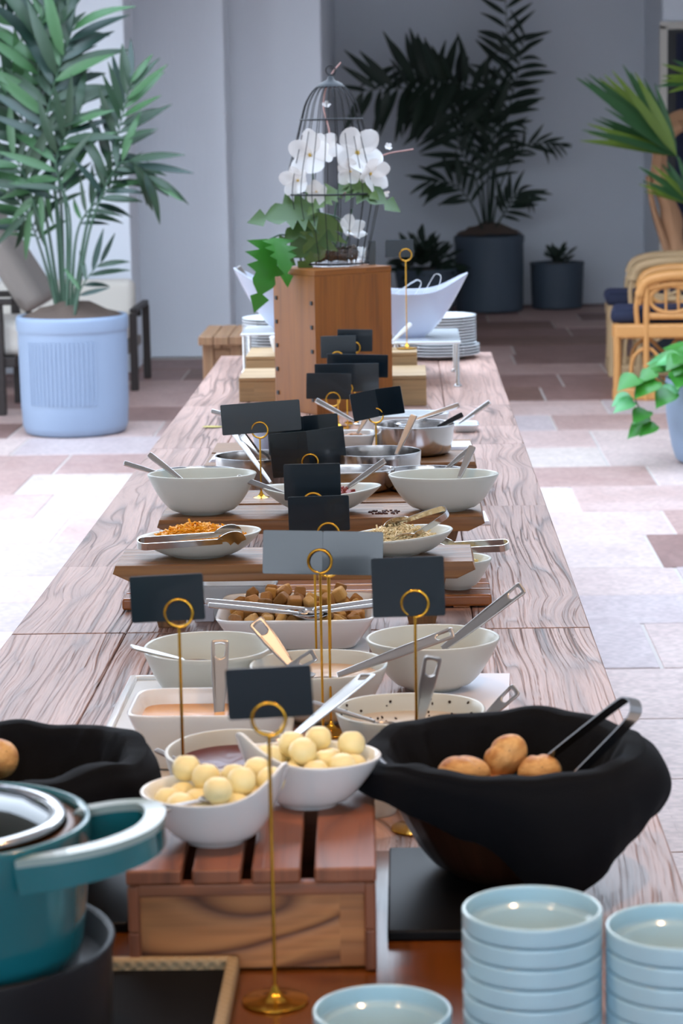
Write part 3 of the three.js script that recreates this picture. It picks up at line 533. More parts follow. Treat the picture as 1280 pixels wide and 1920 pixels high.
// card clip: base, stem, wire ring
function cardHolder(label, x, z, ringY, baseY, r = 0.0165) {
  const t = thing('card_holder', label, 'card holder', [x, baseY, z], 0), H = ringY - baseY;
  part('base', lathe([[0.0005, 0], [0.032, 0], [0.0335, 0.0015], [0.033, 0.003], [0.02, 0.0045], [0.009, 0.007], [0.004, 0.013], [0.0022, 0.018], [0.0005, 0.018]], 40), M.brass, t);
  part('stem', new THREE.CylinderGeometry(0.0019, 0.0019, H - r - 0.012, 10).translate(0, (H - r + 0.014) / 2 - 0.001, 0), M.brass, t);
  const p = []; for (let i = 0; i <= 40; i++) { const a = -Math.PI / 2 + i / 40 * Math.PI * 2.9; p.push([r * Math.cos(a), H + r * Math.sin(a), 0.0032 - 0.0064 * i / 40]); }
  part('ring', tube(p, 0.0019, 80, 8), M.brass, t);
}
function menuCard(label, c, mat, yaw = 0, tilt = 0, roll = 0, fold = 0) {
  const [x, y, z, w, h] = c, mk = (w, h) => { const s = new THREE.Shape(), r = 0.003; s.moveTo(-w / 2 + r, -h / 2); s.lineTo(w / 2 - r, -h / 2); s.quadraticCurveTo(w / 2, -h / 2, w / 2, -h / 2 + r); s.lineTo(w / 2, h / 2 - r); s.quadraticCurveTo(w / 2, h / 2, w / 2 - r, h / 2); s.lineTo(-w / 2 + r, h / 2); s.quadraticCurveTo(-w / 2, h / 2, -w / 2, h / 2 - r); s.lineTo(-w / 2, -h / 2 + r); s.quadraticCurveTo(-w / 2, -h / 2, -w / 2 + r, -h / 2); return new THREE.ExtrudeGeometry(s, { depth: 0.0012, bevelEnabled: true, bevelSize: 0.0003, bevelThickness: 0.0003, bevelSegments: 1 }); };
  let g;
  if (fold) { const a = mk(w / 2, h).translate(-w / 4, 0, 0), b = mk(w / 2, h).translate(w / 4, 0, 0); a.rotateY(fold); b.rotateY(-fold); g = merge([a, b]); } else g = mk(w, h);
  const m = single('menu_card', g, mat, label, 'card', [x, y, z - 0.0006]); m.rotation.set(tilt, yaw, roll, 'YXZ'); return m;
}
function placeIn(x, y, z, ylo, yhi, sides) { // words for where a piece lies in its heap
  const lay = y > yhi ? 'top of the heap' : y > ylo ? 'middle layer' : 'bottom layer', n = Math.hypot(x, z);
  return lay + (n < 0.35 ? ', centre' : ', ' + sides[((Math.round(Math.atan2(z, x) / (Math.PI / 4)) % 8) + 8) % 8]);
}
const NTH = ['topmost', 'second', 'third', 'fourth', 'fifth', 'sixth', 'seventh', 'eighth', 'ninth', 'tenth', 'eleventh', 'twelfth', 'thirteenth', 'fourteenth'];

// ---------- foreground: crate, butter bowls ----------
const CT = 0.878, BD = T + 0.0042; // crate top, top of the varnished board
single('serving_board', plank(0.79, 0.004, 1.06, 'z', 0.0015, 0, 0.002, 0), M.varnish, 'thin glossy amber wooden board under the crate, tray and card holder', 'board', [-0.23, T, -2.27]);
{
  const x0 = -0.302, x1 = -0.043, z0 = -2.378, z1 = -2.678, w = x1 - x0, t = thing('wooden_crate', 'reddish wooden slatted crate turned over as a stand for the butter bowls', 'crate', [(x0 + x1) / 2, BD, (z0 + z1) / 2], 0.02);
  const D = z0 - z1, H = CT - BD;
  const sl = [[-0.302, -0.2445], [-0.2335, -0.183], [-0.172, -0.1215], [-0.107, -0.043]], cx = (x0 + x1) / 2;
  for (const [a, b] of sl) part('slat', plank(b - a, 0.016, D, 'z', 0.003, (a + b) / 2 - cx, H - 0.008, 0), M.crate, t);
  part('front_board', plank(w - 0.022, H - 0.032, 0.016, 'x', 0.003, 0, (H - 0.032) / 2 + 0.002, D / 2 - 0.02), M.crateFront, t);
  part('front_rail', plank(w - 0.002, 0.014, 0.016, 'x', 0.003, 0, H - 0.0235, D / 2 - 0.012), M.crate, t);
  part('back_board', plank(w - 0.022, H - 0.018, 0.016, 'x', 0.003, 0, (H - 0.018) / 2, -D / 2 + 0.02), M.crate, t);
  for (const s of [-1, 1]) { part('side_board', plank(0.012, 0.052, D - 0.004, 'z', 0.003, s * (w / 2 - 0.007), H - 0.043, 0), M.crate, t); part('side_board', plank(0.012, 0.045, D - 0.004, 'z', 0.003, s * (w / 2 - 0.007), 0.0235, 0), M.crate, t); part('corner_post', plank(0.02, H - 0.02, 0.02, 'y', 0.002, s * (w / 2 - 0.024), (H - 0.02) / 2, D / 2 - 0.042), M.crate, t); }
}
// butter bowls with one raised lip
const earLip = (a0, amt) => (a) => { let d = Math.atan2(Math.sin(a - a0), Math.cos(a - a0)); return amt * Math.exp(-d * d / 0.45); };
function butterBowl(label, x, z, ear, rx, rz, h, y = CT) {
  return single('butter_bowl', vessel({ rx, rz, h, foot: 0.4, p: 0.62, t: 0.004, lip: earLip(ear, 0.032), seg: 64 }), M.white, label, 'bowl', [x, y, z]);
}
const bb1 = butterBowl('white oval bowl of butter balls nearest the camera, with a spoon', -0.213, -2.478, 0.25, 0.08, 0.07, 0.058);
const bb2 = butterBowl('second white oval bowl of butter balls, behind the one with the spoon', -0.118, -2.612, 2.75, 0.082, 0.064, 0.058);
{ // butter balls: each its own thing
  M.butter = std('#f8e9ae', 0.42, { sheen: 0.1 });
  const bg = [0, 1, 2].map((k) => { const g = new THREE.SphereGeometry(0.0158, 24, 18), p = g.attributes.position; for (let i = 0; i < p.count; i++) { const v = V3().fromBufferAttribute(p, i), q = 1 + 0.12 * (fbm(v.x * 70 + k * 9, v.y * 70 + 5, v.z * 70 + 3, 2) - 0.5) - (v.y > 0.014 ? 0.06 : 0); p.setXYZ(i, v.x * q, v.y * q * 0.96, v.z * q); } g.computeVertexNormals(); return g; });
  const settle = (rx, rz, n, label, group, cx, cz, sides) => { // let balls sink into the bowl until they rest on one another
    const r = 0.0158, P = []; for (let i = 0; i < n; i++) P.push([rr(-0.6, 0.6) * rx, 0.05 + i * 0.006, rr(-0.6, 0.6) * rz]);
    const k = (y) => 0.4 + 0.6 * Math.pow(clamp((y - 0.003) / 0.055), 0.62);
    for (let it = 0; it < 900; it++) {
      for (const p of P) p[1] -= 0.0006;
      for (let i = 0; i < n; i++) for (let j = i + 1; j < n; j++) { const d = [0, 1, 2].map((q) => P[j][q] - P[i][q]), l = Math.hypot(...d) || 1e-4; if (l < 2 * r) for (let q = 0; q < 3; q++) { const m = d[q] / l * (2 * r - l) * 0.5; P[i][q] -= m; P[j][q] += m; } }
      for (const p of P) { if (p[1] < r + 0.005) p[1] = r + 0.005; const q = k(p[1] - r * 0.35), a = rx * q - r - 0.004, b = rz * q - r - 0.004, e = Math.hypot(p[0] / a, p[2] / b); if (e > 1) { p[0] /= e; p[2] /= e; if (p[1] < 0.05) p[1] += 0.0004; } }
    }
    P.forEach((p, i) => { const m = single('butter_ball', bg[i % 3], M.butter, label + ', ' + placeIn(p[0] / rx, p[1], p[2] / rz, 0.034, 0.058, sides), 'butter ball', [cx + p[0], CT + p[1], cz + p[2]], rr(0, 6), group); m.rotation.x = rr(-0.4, 0.4); });
  };
  settle(0.08, 0.07, 25, 'butter ball in the front bowl', 'butter balls in the front bowl', -0.213, -2.478, ['lip side', 'lip corner near the camera', 'camera side', 'spoon corner', 'pot side', 'far pot corner', 'far side', 'far lip corner']);
  settle(0.082, 0.064, 21, 'butter ball in the rear bowl', 'butter balls in the rear bowl', -0.118, -2.612, ['bread side', 'bread corner near the camera', 'camera side', 'front bowl corner', 'lip side', 'far lip corner', 'far side', 'far bread corner']);
}
ladle('steel butter spoon lying over the edge of the front butter bowl', [-0.223, 0.937, -2.43], [-0.293, 0.924, -2.42], { name: 'butter_spoon', cat: 'spoon', slot: false, w: 0.006, bowl: 0.013, up: [0, 1, 0.2] });

// ---------- bread bowls under black napkins ----------
const cornerInterp = (keys, a) => { // periodic smooth interpolation of [angle, drop, flare]
  a = ((a % 6.28319) + 6.28319) % 6.28319; const n = keys.length;
  for (let i = 0; i < n; i++) { const k0 = keys[i], k1 = keys[(i + 1) % n], a0 = k0[0], a1 = k1[0] + (i === n - 1 ? 6.28319 : 0), q = a < a0 && i === n - 1 ? a + 6.28319 : a; if (q >= a0 && q <= a1) { const t = sm((q - a0) / (a1 - a0)); return k0.map((v, j) => lerp(v, k1[j], t)); } }
  return keys[0];
};
function napkin(R, h, keys, sd) {
  const rows = [], seg = 120, prof = (s) => 0.45 + 0.55 * Math.pow(s, 0.6), rimLift = (a) => 0.026 * (fbm(Math.cos(a) * 2.2 + 4, Math.sin(a) * 2.2 + 4, sd + 3, 2) - 0.4) + 0.006 * Math.pow(Math.abs(Math.sin(a * 2.5 + sd)), 6);
  const ring = (f) => Array.from({ length: seg }, (_, j) => f(j / seg * 6.28319, j));
  for (const s of [0.001, 0.3, 0.45]) rows.push(ring((a) => [R * s * Math.cos(a), 0.02 + 0.004 * fbm(s * 20 + Math.cos(a) * 3, Math.sin(a) * 3, sd), R * s * Math.sin(a)]));
  for (let i = 1; i <= 10; i++) { const s = i / 10; rows.push(ring((a) => { const w = 0.022 * (fbm(Math.cos(a) * 4 + 9, Math.sin(a) * 4 + 9, s * 2 + sd, 3) - 0.5) * 2, pl = 0.006 * Math.sin(a * 9 + 4 * fbm(Math.cos(a) * 2 + 5, Math.sin(a) * 2, sd, 2)) * Math.sin(Math.PI * s); const r = R * prof(s) - 0.0125 - Math.abs(w + pl) * (0.5 + 0.6 * (1 - s)); const lift = rimLift(a) * s; return [r * Math.cos(a), 0.02 + (h - 0.014) * s + lift, r * Math.sin(a)]; })); }
  for (let i = 0; i <= 14; i++) {
    const s = i / 14; rows.push(ring((a) => {
      const [, drop, flare] = cornerInterp(keys, a), lift = rimLift(a);
      const y = h + 0.006 + lift * (1 - s) - drop * s, over = 0.012 * Math.sin(Math.min(1, s * 4) * Math.PI / 2);
      const bowlR = R * prof(clamp(y / h)) + 0.006, hang = R + over + flare * Math.sin(Math.PI * 0.5 * Math.min(1, s * 1.15)) - 0.25 * drop * s * s;
      const fold = 0.014 * Math.sin(a * 4 + sd + 5 * fbm(Math.cos(a) + 3, Math.sin(a) + 3, sd, 2)) * s + 0.03 * (fbm(Math.cos(a) * 3 + 7, Math.sin(a) * 3 + 7, s * 1.5 + sd, 3) - 0.5) * s;
      const r = Math.max(bowlR, hang + fold);
      return [r * Math.cos(a), y, r * Math.sin(a)];
    }));
  }
  return ringsGeo(rows.reverse());
}
function breadBowl(cx, cz, base, R, h, keys, sd, labels, turn) {
  single('bread_bowl', vessel({ rx: R, rz: R, h, foot: 0.45, p: 0.6, t: 0.008, seg: 64 }), M.darkWood, labels[0], 'bowl', [cx, base, cz]);
  single('napkin', napkin(R, h, keys, sd), M.cloth, labels[1], 'napkin', [cx, base, cz], turn);
}
const SLAB = BD + 0.012; M.slate = std('#060607', 0.45, { specularIntensity: 0.35 });
single('slate_board', rbox(0.21, 0.012, 0.30, 0.003, 0, 0.006, 0), M.slate, 'black slate board under the bread bowl beside the wooden crate', 'board', [0.074, BD, -2.625]);
// angle: 0 = +x, pi/2 = towards the camera
breadBowl(0.106, -2.69, SLAB, 0.152, 0.142, [[0.15, 0.075, 0.045], [0.7, 0.1, 0.03], [1.25, 0.138, 0.02], [1.9, 0.075, 0.004], [2.6, 0.04, 0.004], [3.05, 0.028, 0.02], [3.6, 0.02, 0.004], [4.6, 0.035, 0.0], [5.6, 0.03, 0.01]], 1.7, ['dark wooden bowl on the black slate board, mostly hidden by its napkin', 'black cloth napkin draped over the bread bowl that holds rolls and tongs'], 0);
single('slate_board', rbox(0.28, 0.012, 0.3, 0.003, 0, 0.006, 0), M.slate, 'black slate board under the bowl behind the teal pot', 'board', [-0.455, BD, -2.66]);
breadBowl(-0.47, -2.735, SLAB, 0.15, 0.125, [[0.3, 0.07, 0.012], [1.0, 0.09, 0.02], [1.6, 0.05, 0.004], [2.6, 0.06, 0.02], [3.6, 0.04, 0.01], [4.6, 0.03, 0.006], [5.5, 0.045, 0.016]], 5.2, ['dark wooden bowl under the napkin behind the teal pot', 'black cloth napkin bunched over the bowl behind the teal pot'], 0.3);
{ // bread rolls
  const crust = dataTex(256, 256, (u, v) => { const n = fbm(u * 6, v * 6, 2, 4), s = fbm(u * 22, v * 22, 5, 2); let c = mixc(hex('#e2b270'), hex('#a9692f'), clamp(n * 2.2 - 0.65)); if (s > 0.64) c = mixc(c, hex('#4a2a14'), 0.8); return c; }, true);
  M.crust = std('#ffffff', 0.5, { map: crust, bumpMap: noiseBump, bumpScale: 0.001 });
  const roll = (k, sx, sy, sz) => { const g = new THREE.SphereGeometry(0.034, 32, 22), p = g.attributes.position; for (let i = 0; i < p.count; i++) { const v = V3().fromBufferAttribute(p, i), q = 1 + 0.16 * (fbm(v.x * 28 + k * 5, v.y * 28 + 4, v.z * 28 + 8, 3) - 0.5) - 0.10 * Math.exp(-Math.pow((v.x - v.z * 0.4) / 0.006, 2)) * (v.y > 0 ? 1 : 0); p.setXYZ(i, v.x * q * sx, v.y * q * sy, v.z * q * sz); } g.computeVertexNormals(); return g; };
  const R = (label, px, s, k, rot) => { const m = single('bread_roll', roll(k, ...s), M.crust, label, 'bread roll', px); m.rotation.set(...rot); };
  R('speckled bread roll standing up at the back of the bread bowl', [0.107, 0.902, -2.72], [0.85, 0.66, 0.62], 1, [0.2, 0.3, 0.75]);
  R('golden bread roll lying at the wooden crate side of the bread bowl', [0.057, 0.894, -2.68], [0.95, 0.6, 0.75], 2, [0, 0.4, -0.15]);
  R('bread roll partly under the tongs in the bread bowl', [0.145, 0.891, -2.69], [0.75, 0.62, 0.7], 3, [0, -0.3, 0.1]);
  R('bread roll showing at the frame edge in the bowl behind the teal pot', [-0.496, 0.894, -2.76], [0.75, 0.72, 0.8], 4, [0, 0.5, 0.2]);
  R('bread roll lowest in the bread bowl, in front of the speckled one', [0.092, 0.862, -2.7], [0.9, 0.7, 0.8], 5, [0, 1, 0]);
}
tongs('long dark-backed steel tongs leaning out of the bread bowl', [0.142, 0.867, -2.7], [0.248, 0.989, -2.62], { gap: 0.022, w: 0.009, up: [0.5, 0.5, 0.3], mat: M.steel, head: 0.6 });

// ---------- foreground: bowls, pot, tray, near card ----------
{
  const g = vessel({ rx: 0.066, rz: 0.066, h: 0.047, foot: 0.62, t: 0.0042, seg: 64, n: 20, k: (s) => s < 0.6 ? 0.56 + 0.37 * Math.pow(s / 0.6, 0.6) : s < 0.63 ? 0.985 : 1 });
  const st = (x, z, top, n, where) => { for (let i = 0; i < n; i++) single('soup_bowl', g, M.stack, NTH[n - 1 - i] + (i === n - 1 ? '' : ' from the top') + ' pale blue-white bowl of the ' + where, 'bowl', [x, top - 0.047 - 0.0198 * (n - 1 - i), z], 0, 'bowls in the ' + where); };
  st(0.109, -2.165, 0.9055 + 0.002, 6, 'tall stack below the bread bowl');
  st(0.176 + 0.0665, -2.155, 0.892, 5, 'shorter stack beside the tall one');
  single('soup_bowl', g, M.stack, 'single pale blue-white bowl standing alone beside the near card holder', 'bowl', [-0.033, BD, -2.158]);
}
{ // teal pot with loop handle, glass lid, on its black stand
  const px = -0.425, pz = -2.12, rimY = 1.012, R = 0.128, by = 0.872;
  M.teal = std('#17636c', 0.2, { clearcoat: 0.6, clearcoatRoughness: 0.08 }); M.tealHighlight = std('#8fa09d', 0.3, { clearcoat: 0.4 });
  M.soup = std('#6b4526', 0.35);
  single('pot_stand', lathe([[0.001, 0], [0.135, 0], [0.14, 0.004], [0.143, 0.11], [0.146, 0.122], [0.143, 0.126], [0.138, 0.122], [0.135, 0.1], [0.12, 0.094], [0.001, 0.094]], 64), M.iron, 'round black iron warmer under the teal pot', 'warmer', [px, BD + 0.0082, pz]);
  const b0 = BD + 0.1027, H = rimY - b0, t = thing('cooking_pot', 'teal enamel pot with a loop handle standing on the black warmer', 'pot', [px, b0, pz]);
  part('body', lathe([[0.001, 0.0], [0.098, 0], [0.112, 0.008], [0.117, 0.03], [0.125, H * 0.75], [0.1275, H - 0.004], [0.1265, H], [0.122, H], [0.1205, H - 0.006], [0.112, 0.02], [0.09, 0.012], [0.001, 0.012]], 72), M.teal, t);
  part('inner_glaze', lathe([[0.111, 0.03], [0.1195, H - 0.0075], [0.106, H - 0.0055], [0.105, H - 0.008], [0.1175, H - 0.01], [0.11, 0.03], [0.111, 0.03]], 64), M.soup, t, 'brown stained inside and ledge');
  const hp = [[0.078, H - 0.024, 0.098], [0.115, H - 0.016, 0.108], [0.155, H - 0.011, 0.095], [0.184, H - 0.008, 0.06], [0.19, H - 0.006, 0.02], [0.178, H - 0.007, -0.015], [0.15, H - 0.012, -0.032], [0.112, H - 0.02, -0.04]];
  part('handle', ribbon(curve(hp, 40), (s) => 0.015 - 0.004 * Math.sin(s * Math.PI), 0.018, V3(0, 1, 0)), M.teal, t);
  part('handle_highlight', ribbon(curve(hp.map(([a, b, c]) => [a, b + 0.0135, c]), 40), (s) => 0.0035, 0.0185, V3(0, 1, 0)), M.tealHighlight, t, 'pale top of the handle, its highlight put into the colour');  // pale band paints the highlight along the top of the handle
  const l = part('lid', lathe([[0.097, 0.004], [0.1075, 0.0045], [0.1095, 0.008], [0.107, 0.012], [0.1, 0.013], [0.097, 0.010], [0.097, 0.004]], 64), M.steel, t, 'glass lid with a steel rim'); l.position.set(-0.004, H - 0.007, 0.004);
  part('glass_dome', lathe([[0.099, 0.006], [0.094, 0.012], [0.07, 0.024], [0.035, 0.031], [0.001, 0.033], [0.001, 0.029], [0.035, 0.027], [0.07, 0.02], [0.094, 0.008], [0.099, 0.006]], 56), std('#24302e', 0.06, { transmission: 0.5, thickness: 0, ior: 1.5 }), l);
  part('knob', lathe([[0.001, 0.03], [0.012, 0.031], [0.01, 0.042], [0.02, 0.05], [0.02, 0.058], [0.001, 0.062]], 24), M.steel, l);
}
{ const w = 0.42, d = 0.5, t = thing('tray', 'dark tray with a pale woven rim under the pot warmer', 'tray', [-0.184 - w / 2, BD, -2.385 + d / 2]);
  M.wicker = std('#a08a6a', 0.75, { bumpMap: (() => { const q = dataTex(64, 64, (u, v) => grey(0.5 + 0.5 * Math.sin(u * 50.3) * Math.sin(v * 50.3))); q.repeat.set(10, 10); return q; })(), bumpScale: 0.002 }); M.matte = std('#0a0b0e', 0.85, { specularIntensity: 0.3 });
  part('base', rbox(w - 0.018, 0.008, d - 0.018, 0.003, 0, 0.004, 0), M.matte, t);
  for (const s of [-1, 1]) { part('rim', woodUV(rbox(0.013, 0.02, d, 0.005, s * (w / 2 - 0.0065), 0.01, 0), 'z'), M.wicker, t); part('rim', woodUV(rbox(w, 0.02, 0.013, 0.005, 0, 0.01, s * (d / 2 - 0.0065)), 'x'), M.wicker, t); }
}
// ---------- cards and brass card holders ----------
const HR = 'brass ring card holder ';
cardHolder(HR + 'standing on the table in front of the wooden crate', -0.1425, -2.3, 1.057, BD);
menuCard('small black card nearest the camera, above the butter bowls', [-0.141, 1.084, -2.3, 0.084, 0.051], M.card, 0, 0, 0.045);
cardHolder(HR + 'between the crate and the red sauce bowl', -0.274, -2.76, 1.069, BD);
menuCard('small black card above the white rectangular dish of orange dressing', [-0.287, 1.087, -2.76, 0.086, 0.055], M.card, 0.05, 0, 0.03);
cardHolder(HR + 'behind the napkin-lined bread bowl', 0.004, -2.9, 1.048, T);
menuCard('small black card above the speckled cream sauce, beside the blue card', [-0.004, 1.069, -2.9, 0.089, 0.074], M.card, 0, 0, 0.02);
cardHolder(HR + 'carrying the pale blue folded card', -0.128, -3.31, 1.026, T);
cardHolder('brass card holder close behind the one with the pale blue card, ring turned away', -0.119, -3.379, 1.007, T);
menuCard('wide dark card folded in the middle, shining pale blue', [-0.124, 1.037, -3.315, 0.17, 0.061], M.card, 0.0, -0.185, -0.03, -0.12);
cardHolder(HR + 'just behind the pale blue card', -0.126, -3.62, 1.011, T);
menuCard('small black card directly behind the pale blue card', [-0.14, 1.042, -3.62, 0.093, 0.054], M.card, 0, 0, 0.02);
cardHolder(HR + 'under the wooden board that carries the cheese bowls', -0.153, -3.74, 1.039, T);
menuCard('small black card in front of the bacon bowl', [-0.154, 1.073, -3.74, 0.089, 0.057], M.card, 0, 0, 0.01);
cardHolder(HR + 'behind the bacon bowl', -0.212, -5.06, 0.914, T, 0.017);
menuCard('long black folded card above the bacon bowl', [-0.215, 0.933, -5.06, 0.165, 0.095], M.card, 0.1, 0, 0.09, -0.25);
menuCard('long black card tucked behind the folded card above the bacon bowl', [-0.231, 0.954, -5.2, 0.156, 0.082], M.card, 0.1, 0, 0.04, -0.15);
cardHolder(HR + 'of the long card tucked above the bacon bowl', -0.23, -5.2, 0.925, T, 0.014);
cardHolder(HR + 'carrying the long dark teal card', -0.306, -4.87, 1.009, T + 0.105, 0.0165);
menuCard('long dark teal card above the steel bowl of brown granola', [-0.303, 1.035, -4.87, 0.162, 0.062], M.card, 0, -0.035, 0.06);
cardHolder(HR + 'at the deep steel bowl', -0.075, -5.36, 0.974, T, 0.0165);
menuCard('black folded card above the deep steel bowl', [-0.071, 1.003, -5.36, 0.123, 0.062], M.card, 0, 0, 0.16, 0.35);
cardHolder(HR + 'at the white bowl of beans', -0.2, -6.3, 0.901, T, 0.0185);
menuCard('black card lowest of those before the wooden pedestal', [-0.211, 0.936, -6.3, 0.118, 0.068], M.card, 0, 0, -0.03);
menuCard('black card second lowest before the wooden pedestal', [-0.168, 0.936, -6.5, 0.174, 0.077], M.card, 0, 0, 0);
cardHolder(HR + 'of the second lowest card before the pedestal', -0.168, -6.5, 0.907, T, 0.015);
menuCard('tilted black card before the wooden pedestal, under the teal one', [-0.141, 0.956, -6.62, 0.171, 0.063], M.card, -0.15, 0, -0.02);
cardHolder(HR + 'of the tilted card before the pedestal', -0.097, -6.62, 0.934, T, 0.015);
menuCard('small dark teal card against the wooden pedestal', [-0.198, 0.992, -6.8, 0.1, 0.062], M.card, 0, -0.03, 0.01);
cardHolder(HR + 'of the small teal card against the pedestal', -0.202, -6.8, 0.959, T, 0.0185);
menuCard('topmost black card against the wooden pedestal, behind the teal one', [-0.153, 1, -6.9, 0.101, 0.063], M.card, 0, 0, -0.02);
cardHolder(HR + 'of the topmost card against the pedestal', -0.155, -6.9, 0.979, T, 0.0165);
cardHolder(HR + 'on the plywood box before the frosted boat bowl', -0.004, -7.72, 1.195, 0.895 + 0.0005, 0.019);
menuCard('black card at the far end, above the frosted boat bowl', [-0.024, 1.216, -7.724, 0.091, 0.056], M.card, 0.1);

// ---------- sauces ----------
const OV = { foot: 0.55, p: 0.55, t: 0.0055, seg: 64 };
function sauceBowl(label, v, base, o = {}) {
  const [cx, rimY, cz, rx, rz] = v, h = rimY - base, P = { ...OV, ...o, rx, rz, h }; const m = single(o.name ?? 'serving_bowl', vessel(P), o.mat ?? M.cream, label, 'bowl', [cx, base, cz], o.turn ?? 0);
  return { m, cx, cz, rx, rz, h, base, inner: (y) => { const k = P.k ?? ((s) => P.foot + (1 - P.foot) * Math.pow(s, P.p)); const q = k(clamp((y - 0.003) / (h - 0.003))); return [rx * q - P.t + 0.0004, rz * q - P.t + 0.0004]; }, e: P.e ?? 2, turn: o.turn ?? 0 };
}
function sauce(b, share, mat, label, name = 'sauce', cat = 'sauce', ripple = 0.0015) { const y = b.h * share, [rx, rz] = b.inner(y); return single(name, fillDisc(rx, rz, b.e, 0, 56, (x, z, q) => ripple * (1 - q * q) * (fbm(x * 60 + 3, z * 60 + 7, 1, 3) - 0.5) * 2, 10), mat, label, cat, [b.cx, b.base + y, b.cz], b.turn, null, 'stuff'); }
M.dressing = std('#d99a58', 0.25); M.redSauce = std('#5e1622', 0.25, { specularIntensity: 0.4 }); M.beige = std('#cfae8e', 0.25); M.creamSauce = std('#cdbfae', 0.22); M.milk = std('#d9d3c6', 0.25);
// white trays and paper under the bowls
const TR = T + 0.012;
{ const t = thing('serving_tray', 'white porcelain tray under the dressing dish and the red sauce', 'tray', [-0.31, T, -3.33]); M.trayWhite = std('#cfc9c2', 0.25);
  part('plate', rbox(0.262, 0.011, 0.70, 0.004, 0.002, 0.0055, 0), M.trayWhite, t); for (const s of [-1, 1]) { part('rim', rbox(0.014, 0.016, 0.72, 0.005, s * 0.13, 0.009, 0), M.white, t); part('rim', rbox(0.262, 0.016, 0.014, 0.005, 0, 0.009, s * 0.353), M.white, t); } }
single('paper_sheet', rbox(0.14, 0.002, 0.27, 0.0008, 0, 0.001, 0), M.paper, 'white paper sheet under the plain cream bowl, at its edge crumpled', 'paper', [0.078, T, -3.6], -0.05);
const s1 = sauceBowl('wide cream oval bowl, nearly empty, behind the dressing dish', [-0.311, 0.849, -3.57, 0.099, 0.105], TR + 0.001, { e: 2.2 });
sauce(s1, 0.3, M.milk, 'thin pale dressing left in the wide oval bowl');
const s2 = sauceBowl('white rectangular dish filled with orange dressing', [-0.276, 0.853, -3.2, 0.111, 0.083], TR + 0.001, { name: 'serving_dish', mat: M.white, e: 7, foot: 0.72, p: 0.9, t: 0.006 });
sauce(s2, 0.74, M.dressing, 'orange dressing in the white rectangular dish');
const s3 = sauceBowl('cream oval bowl of dark red sauce behind the butter bowls', [-0.227, 0.865, -2.905, 0.084, 0.1], T, { foot: 0.5 });
sauce(s3, 0.82, M.redSauce, 'dark red sauce in the oval bowl behind the butter');
const s4 = sauceBowl('cream oval bowl of beige dressing with three ladles', [-0.139, 0.842, -3.47, 0.103, 0.098], T, { e: 2.2, foot: 0.5 });
sauce(s4, 0.76, M.beige, 'beige dressing in the three-ladle oval bowl');
const s5 = sauceBowl('plain cream round bowl with a tall ladle leaning to the table edge', [0.032, 0.843, -3.64, 0.104, 0.095], T + 0.0025, { foot: 0.42, p: 0.55 });
sauce(s5, 0.45, M.milk, 'pale dressing low in the plain round bowl');
const s6 = sauceBowl('cream oval bowl of pale sauce speckled with herbs, behind the bread bowl', [-0.004, 0.855, -3.14, 0.101, 0.09], T, { e: 2.3, foot: 0.5 });
sauce(s6, 0.76, M.creamSauce, 'pale cream sauce with dark specks');
{ const bits = new THREE.IcosahedronGeometry(0.0022, 0); single('herb_specks', strewn([bits], null, 46, () => { const a = rr(0, 6.28), wall = rnd() < 0.55, y = wall ? rr(0.8, 0.96) : 0.76, [rx, rz] = s6.inner(s6.h * y), q = wall ? 0.985 : Math.sqrt(rnd()) * 0.95; return { p: [rx * q * spw(Math.cos(a), 2.3), s6.h * y + (wall ? 0 : 0.001), rz * q * spw(Math.sin(a), 2.3)], s: [rr(0.5, 1.3), rr(0.4, 1.6), rr(0.5, 1)] }; }), std('#2c1d16', 0.7), 'dark herb specks on the sauce and inside wall of the speckled bowl', 'herbs', [s6.cx, s6.base, s6.cz], 0, null, 'stuff'); }
const s7 = sauceBowl('beige dish half hidden between the crate and the bread bowl', [-0.051, 0.837, -2.98, 0.041, 0.05], T, { foot: 0.7, p: 0.8 });
ladle('short ladle resting over the edge of the wide oval bowl', [-0.346, 0.832, -3.55], [-0.419, 0.864, -3.5], { w: 0.009, slot: false, up: [0, 1, 0.3] });
ladle('ladle standing upright in the orange dressing', [-0.268, 0.824, -3.22], [-0.268, 0.924, -3.27], { w: 0.0125, up: [0, 0.2, 1] });
ladle('thin ladle lying over the edge of the red sauce bowl', [-0.259, 0.84, -2.88], [-0.325, 0.858, -2.93], { w: 0.004, slot: false, bowl: 0.016, up: [0, 1, 0.4] });
ladle('ladle of the beige dressing leaning towards the crouton dish', [-0.18, 0.843, -3.46], [-0.234, 0.902, -3.5], { w: 0.0125 });
ladle('short-handled ladle low in the beige dressing', [-0.183, 0.84, -3.44], [-0.142, 0.863, -3.44], { w: 0.010, bowl: 0.018 });
ladle('ladle of the beige dressing reaching over to the plain round bowl', [-0.111, 0.831, -3.44], [0.061, 0.894, -3.44], { w: 0.0115, up: [0, 0.9, 0.5] });
ladle('tall ladle in the plain round bowl pointing at the table edge', [0.046, 0.828, -3.62], [0.171, 0.924, -3.62], { w: 0.0125, up: [-0.4, 0.6, 0.6] });
ladle('long ladle from the red sauce reaching over the beige dressing bowl', [-0.151, 0.88, -2.9], [-0.059, 0.908, -3.12], { w: 0.012, up: [-0.3, 0.7, 0.6] });
ladle('ladle standing upright in the speckled cream sauce', [0.007, 0.839, -3.12], [0.028, 0.931, -3.12], { w: 0.0125, up: [0.2, 0.1, 1] });
ladle('slim ladle lying across the edge of the speckled cream sauce', [-0.051, 0.848, -3.1], [-0.135, 0.865, -3.14], { w: 0.0045, slot: false, bowl: 0.016, up: [0, 1, 0.3] });
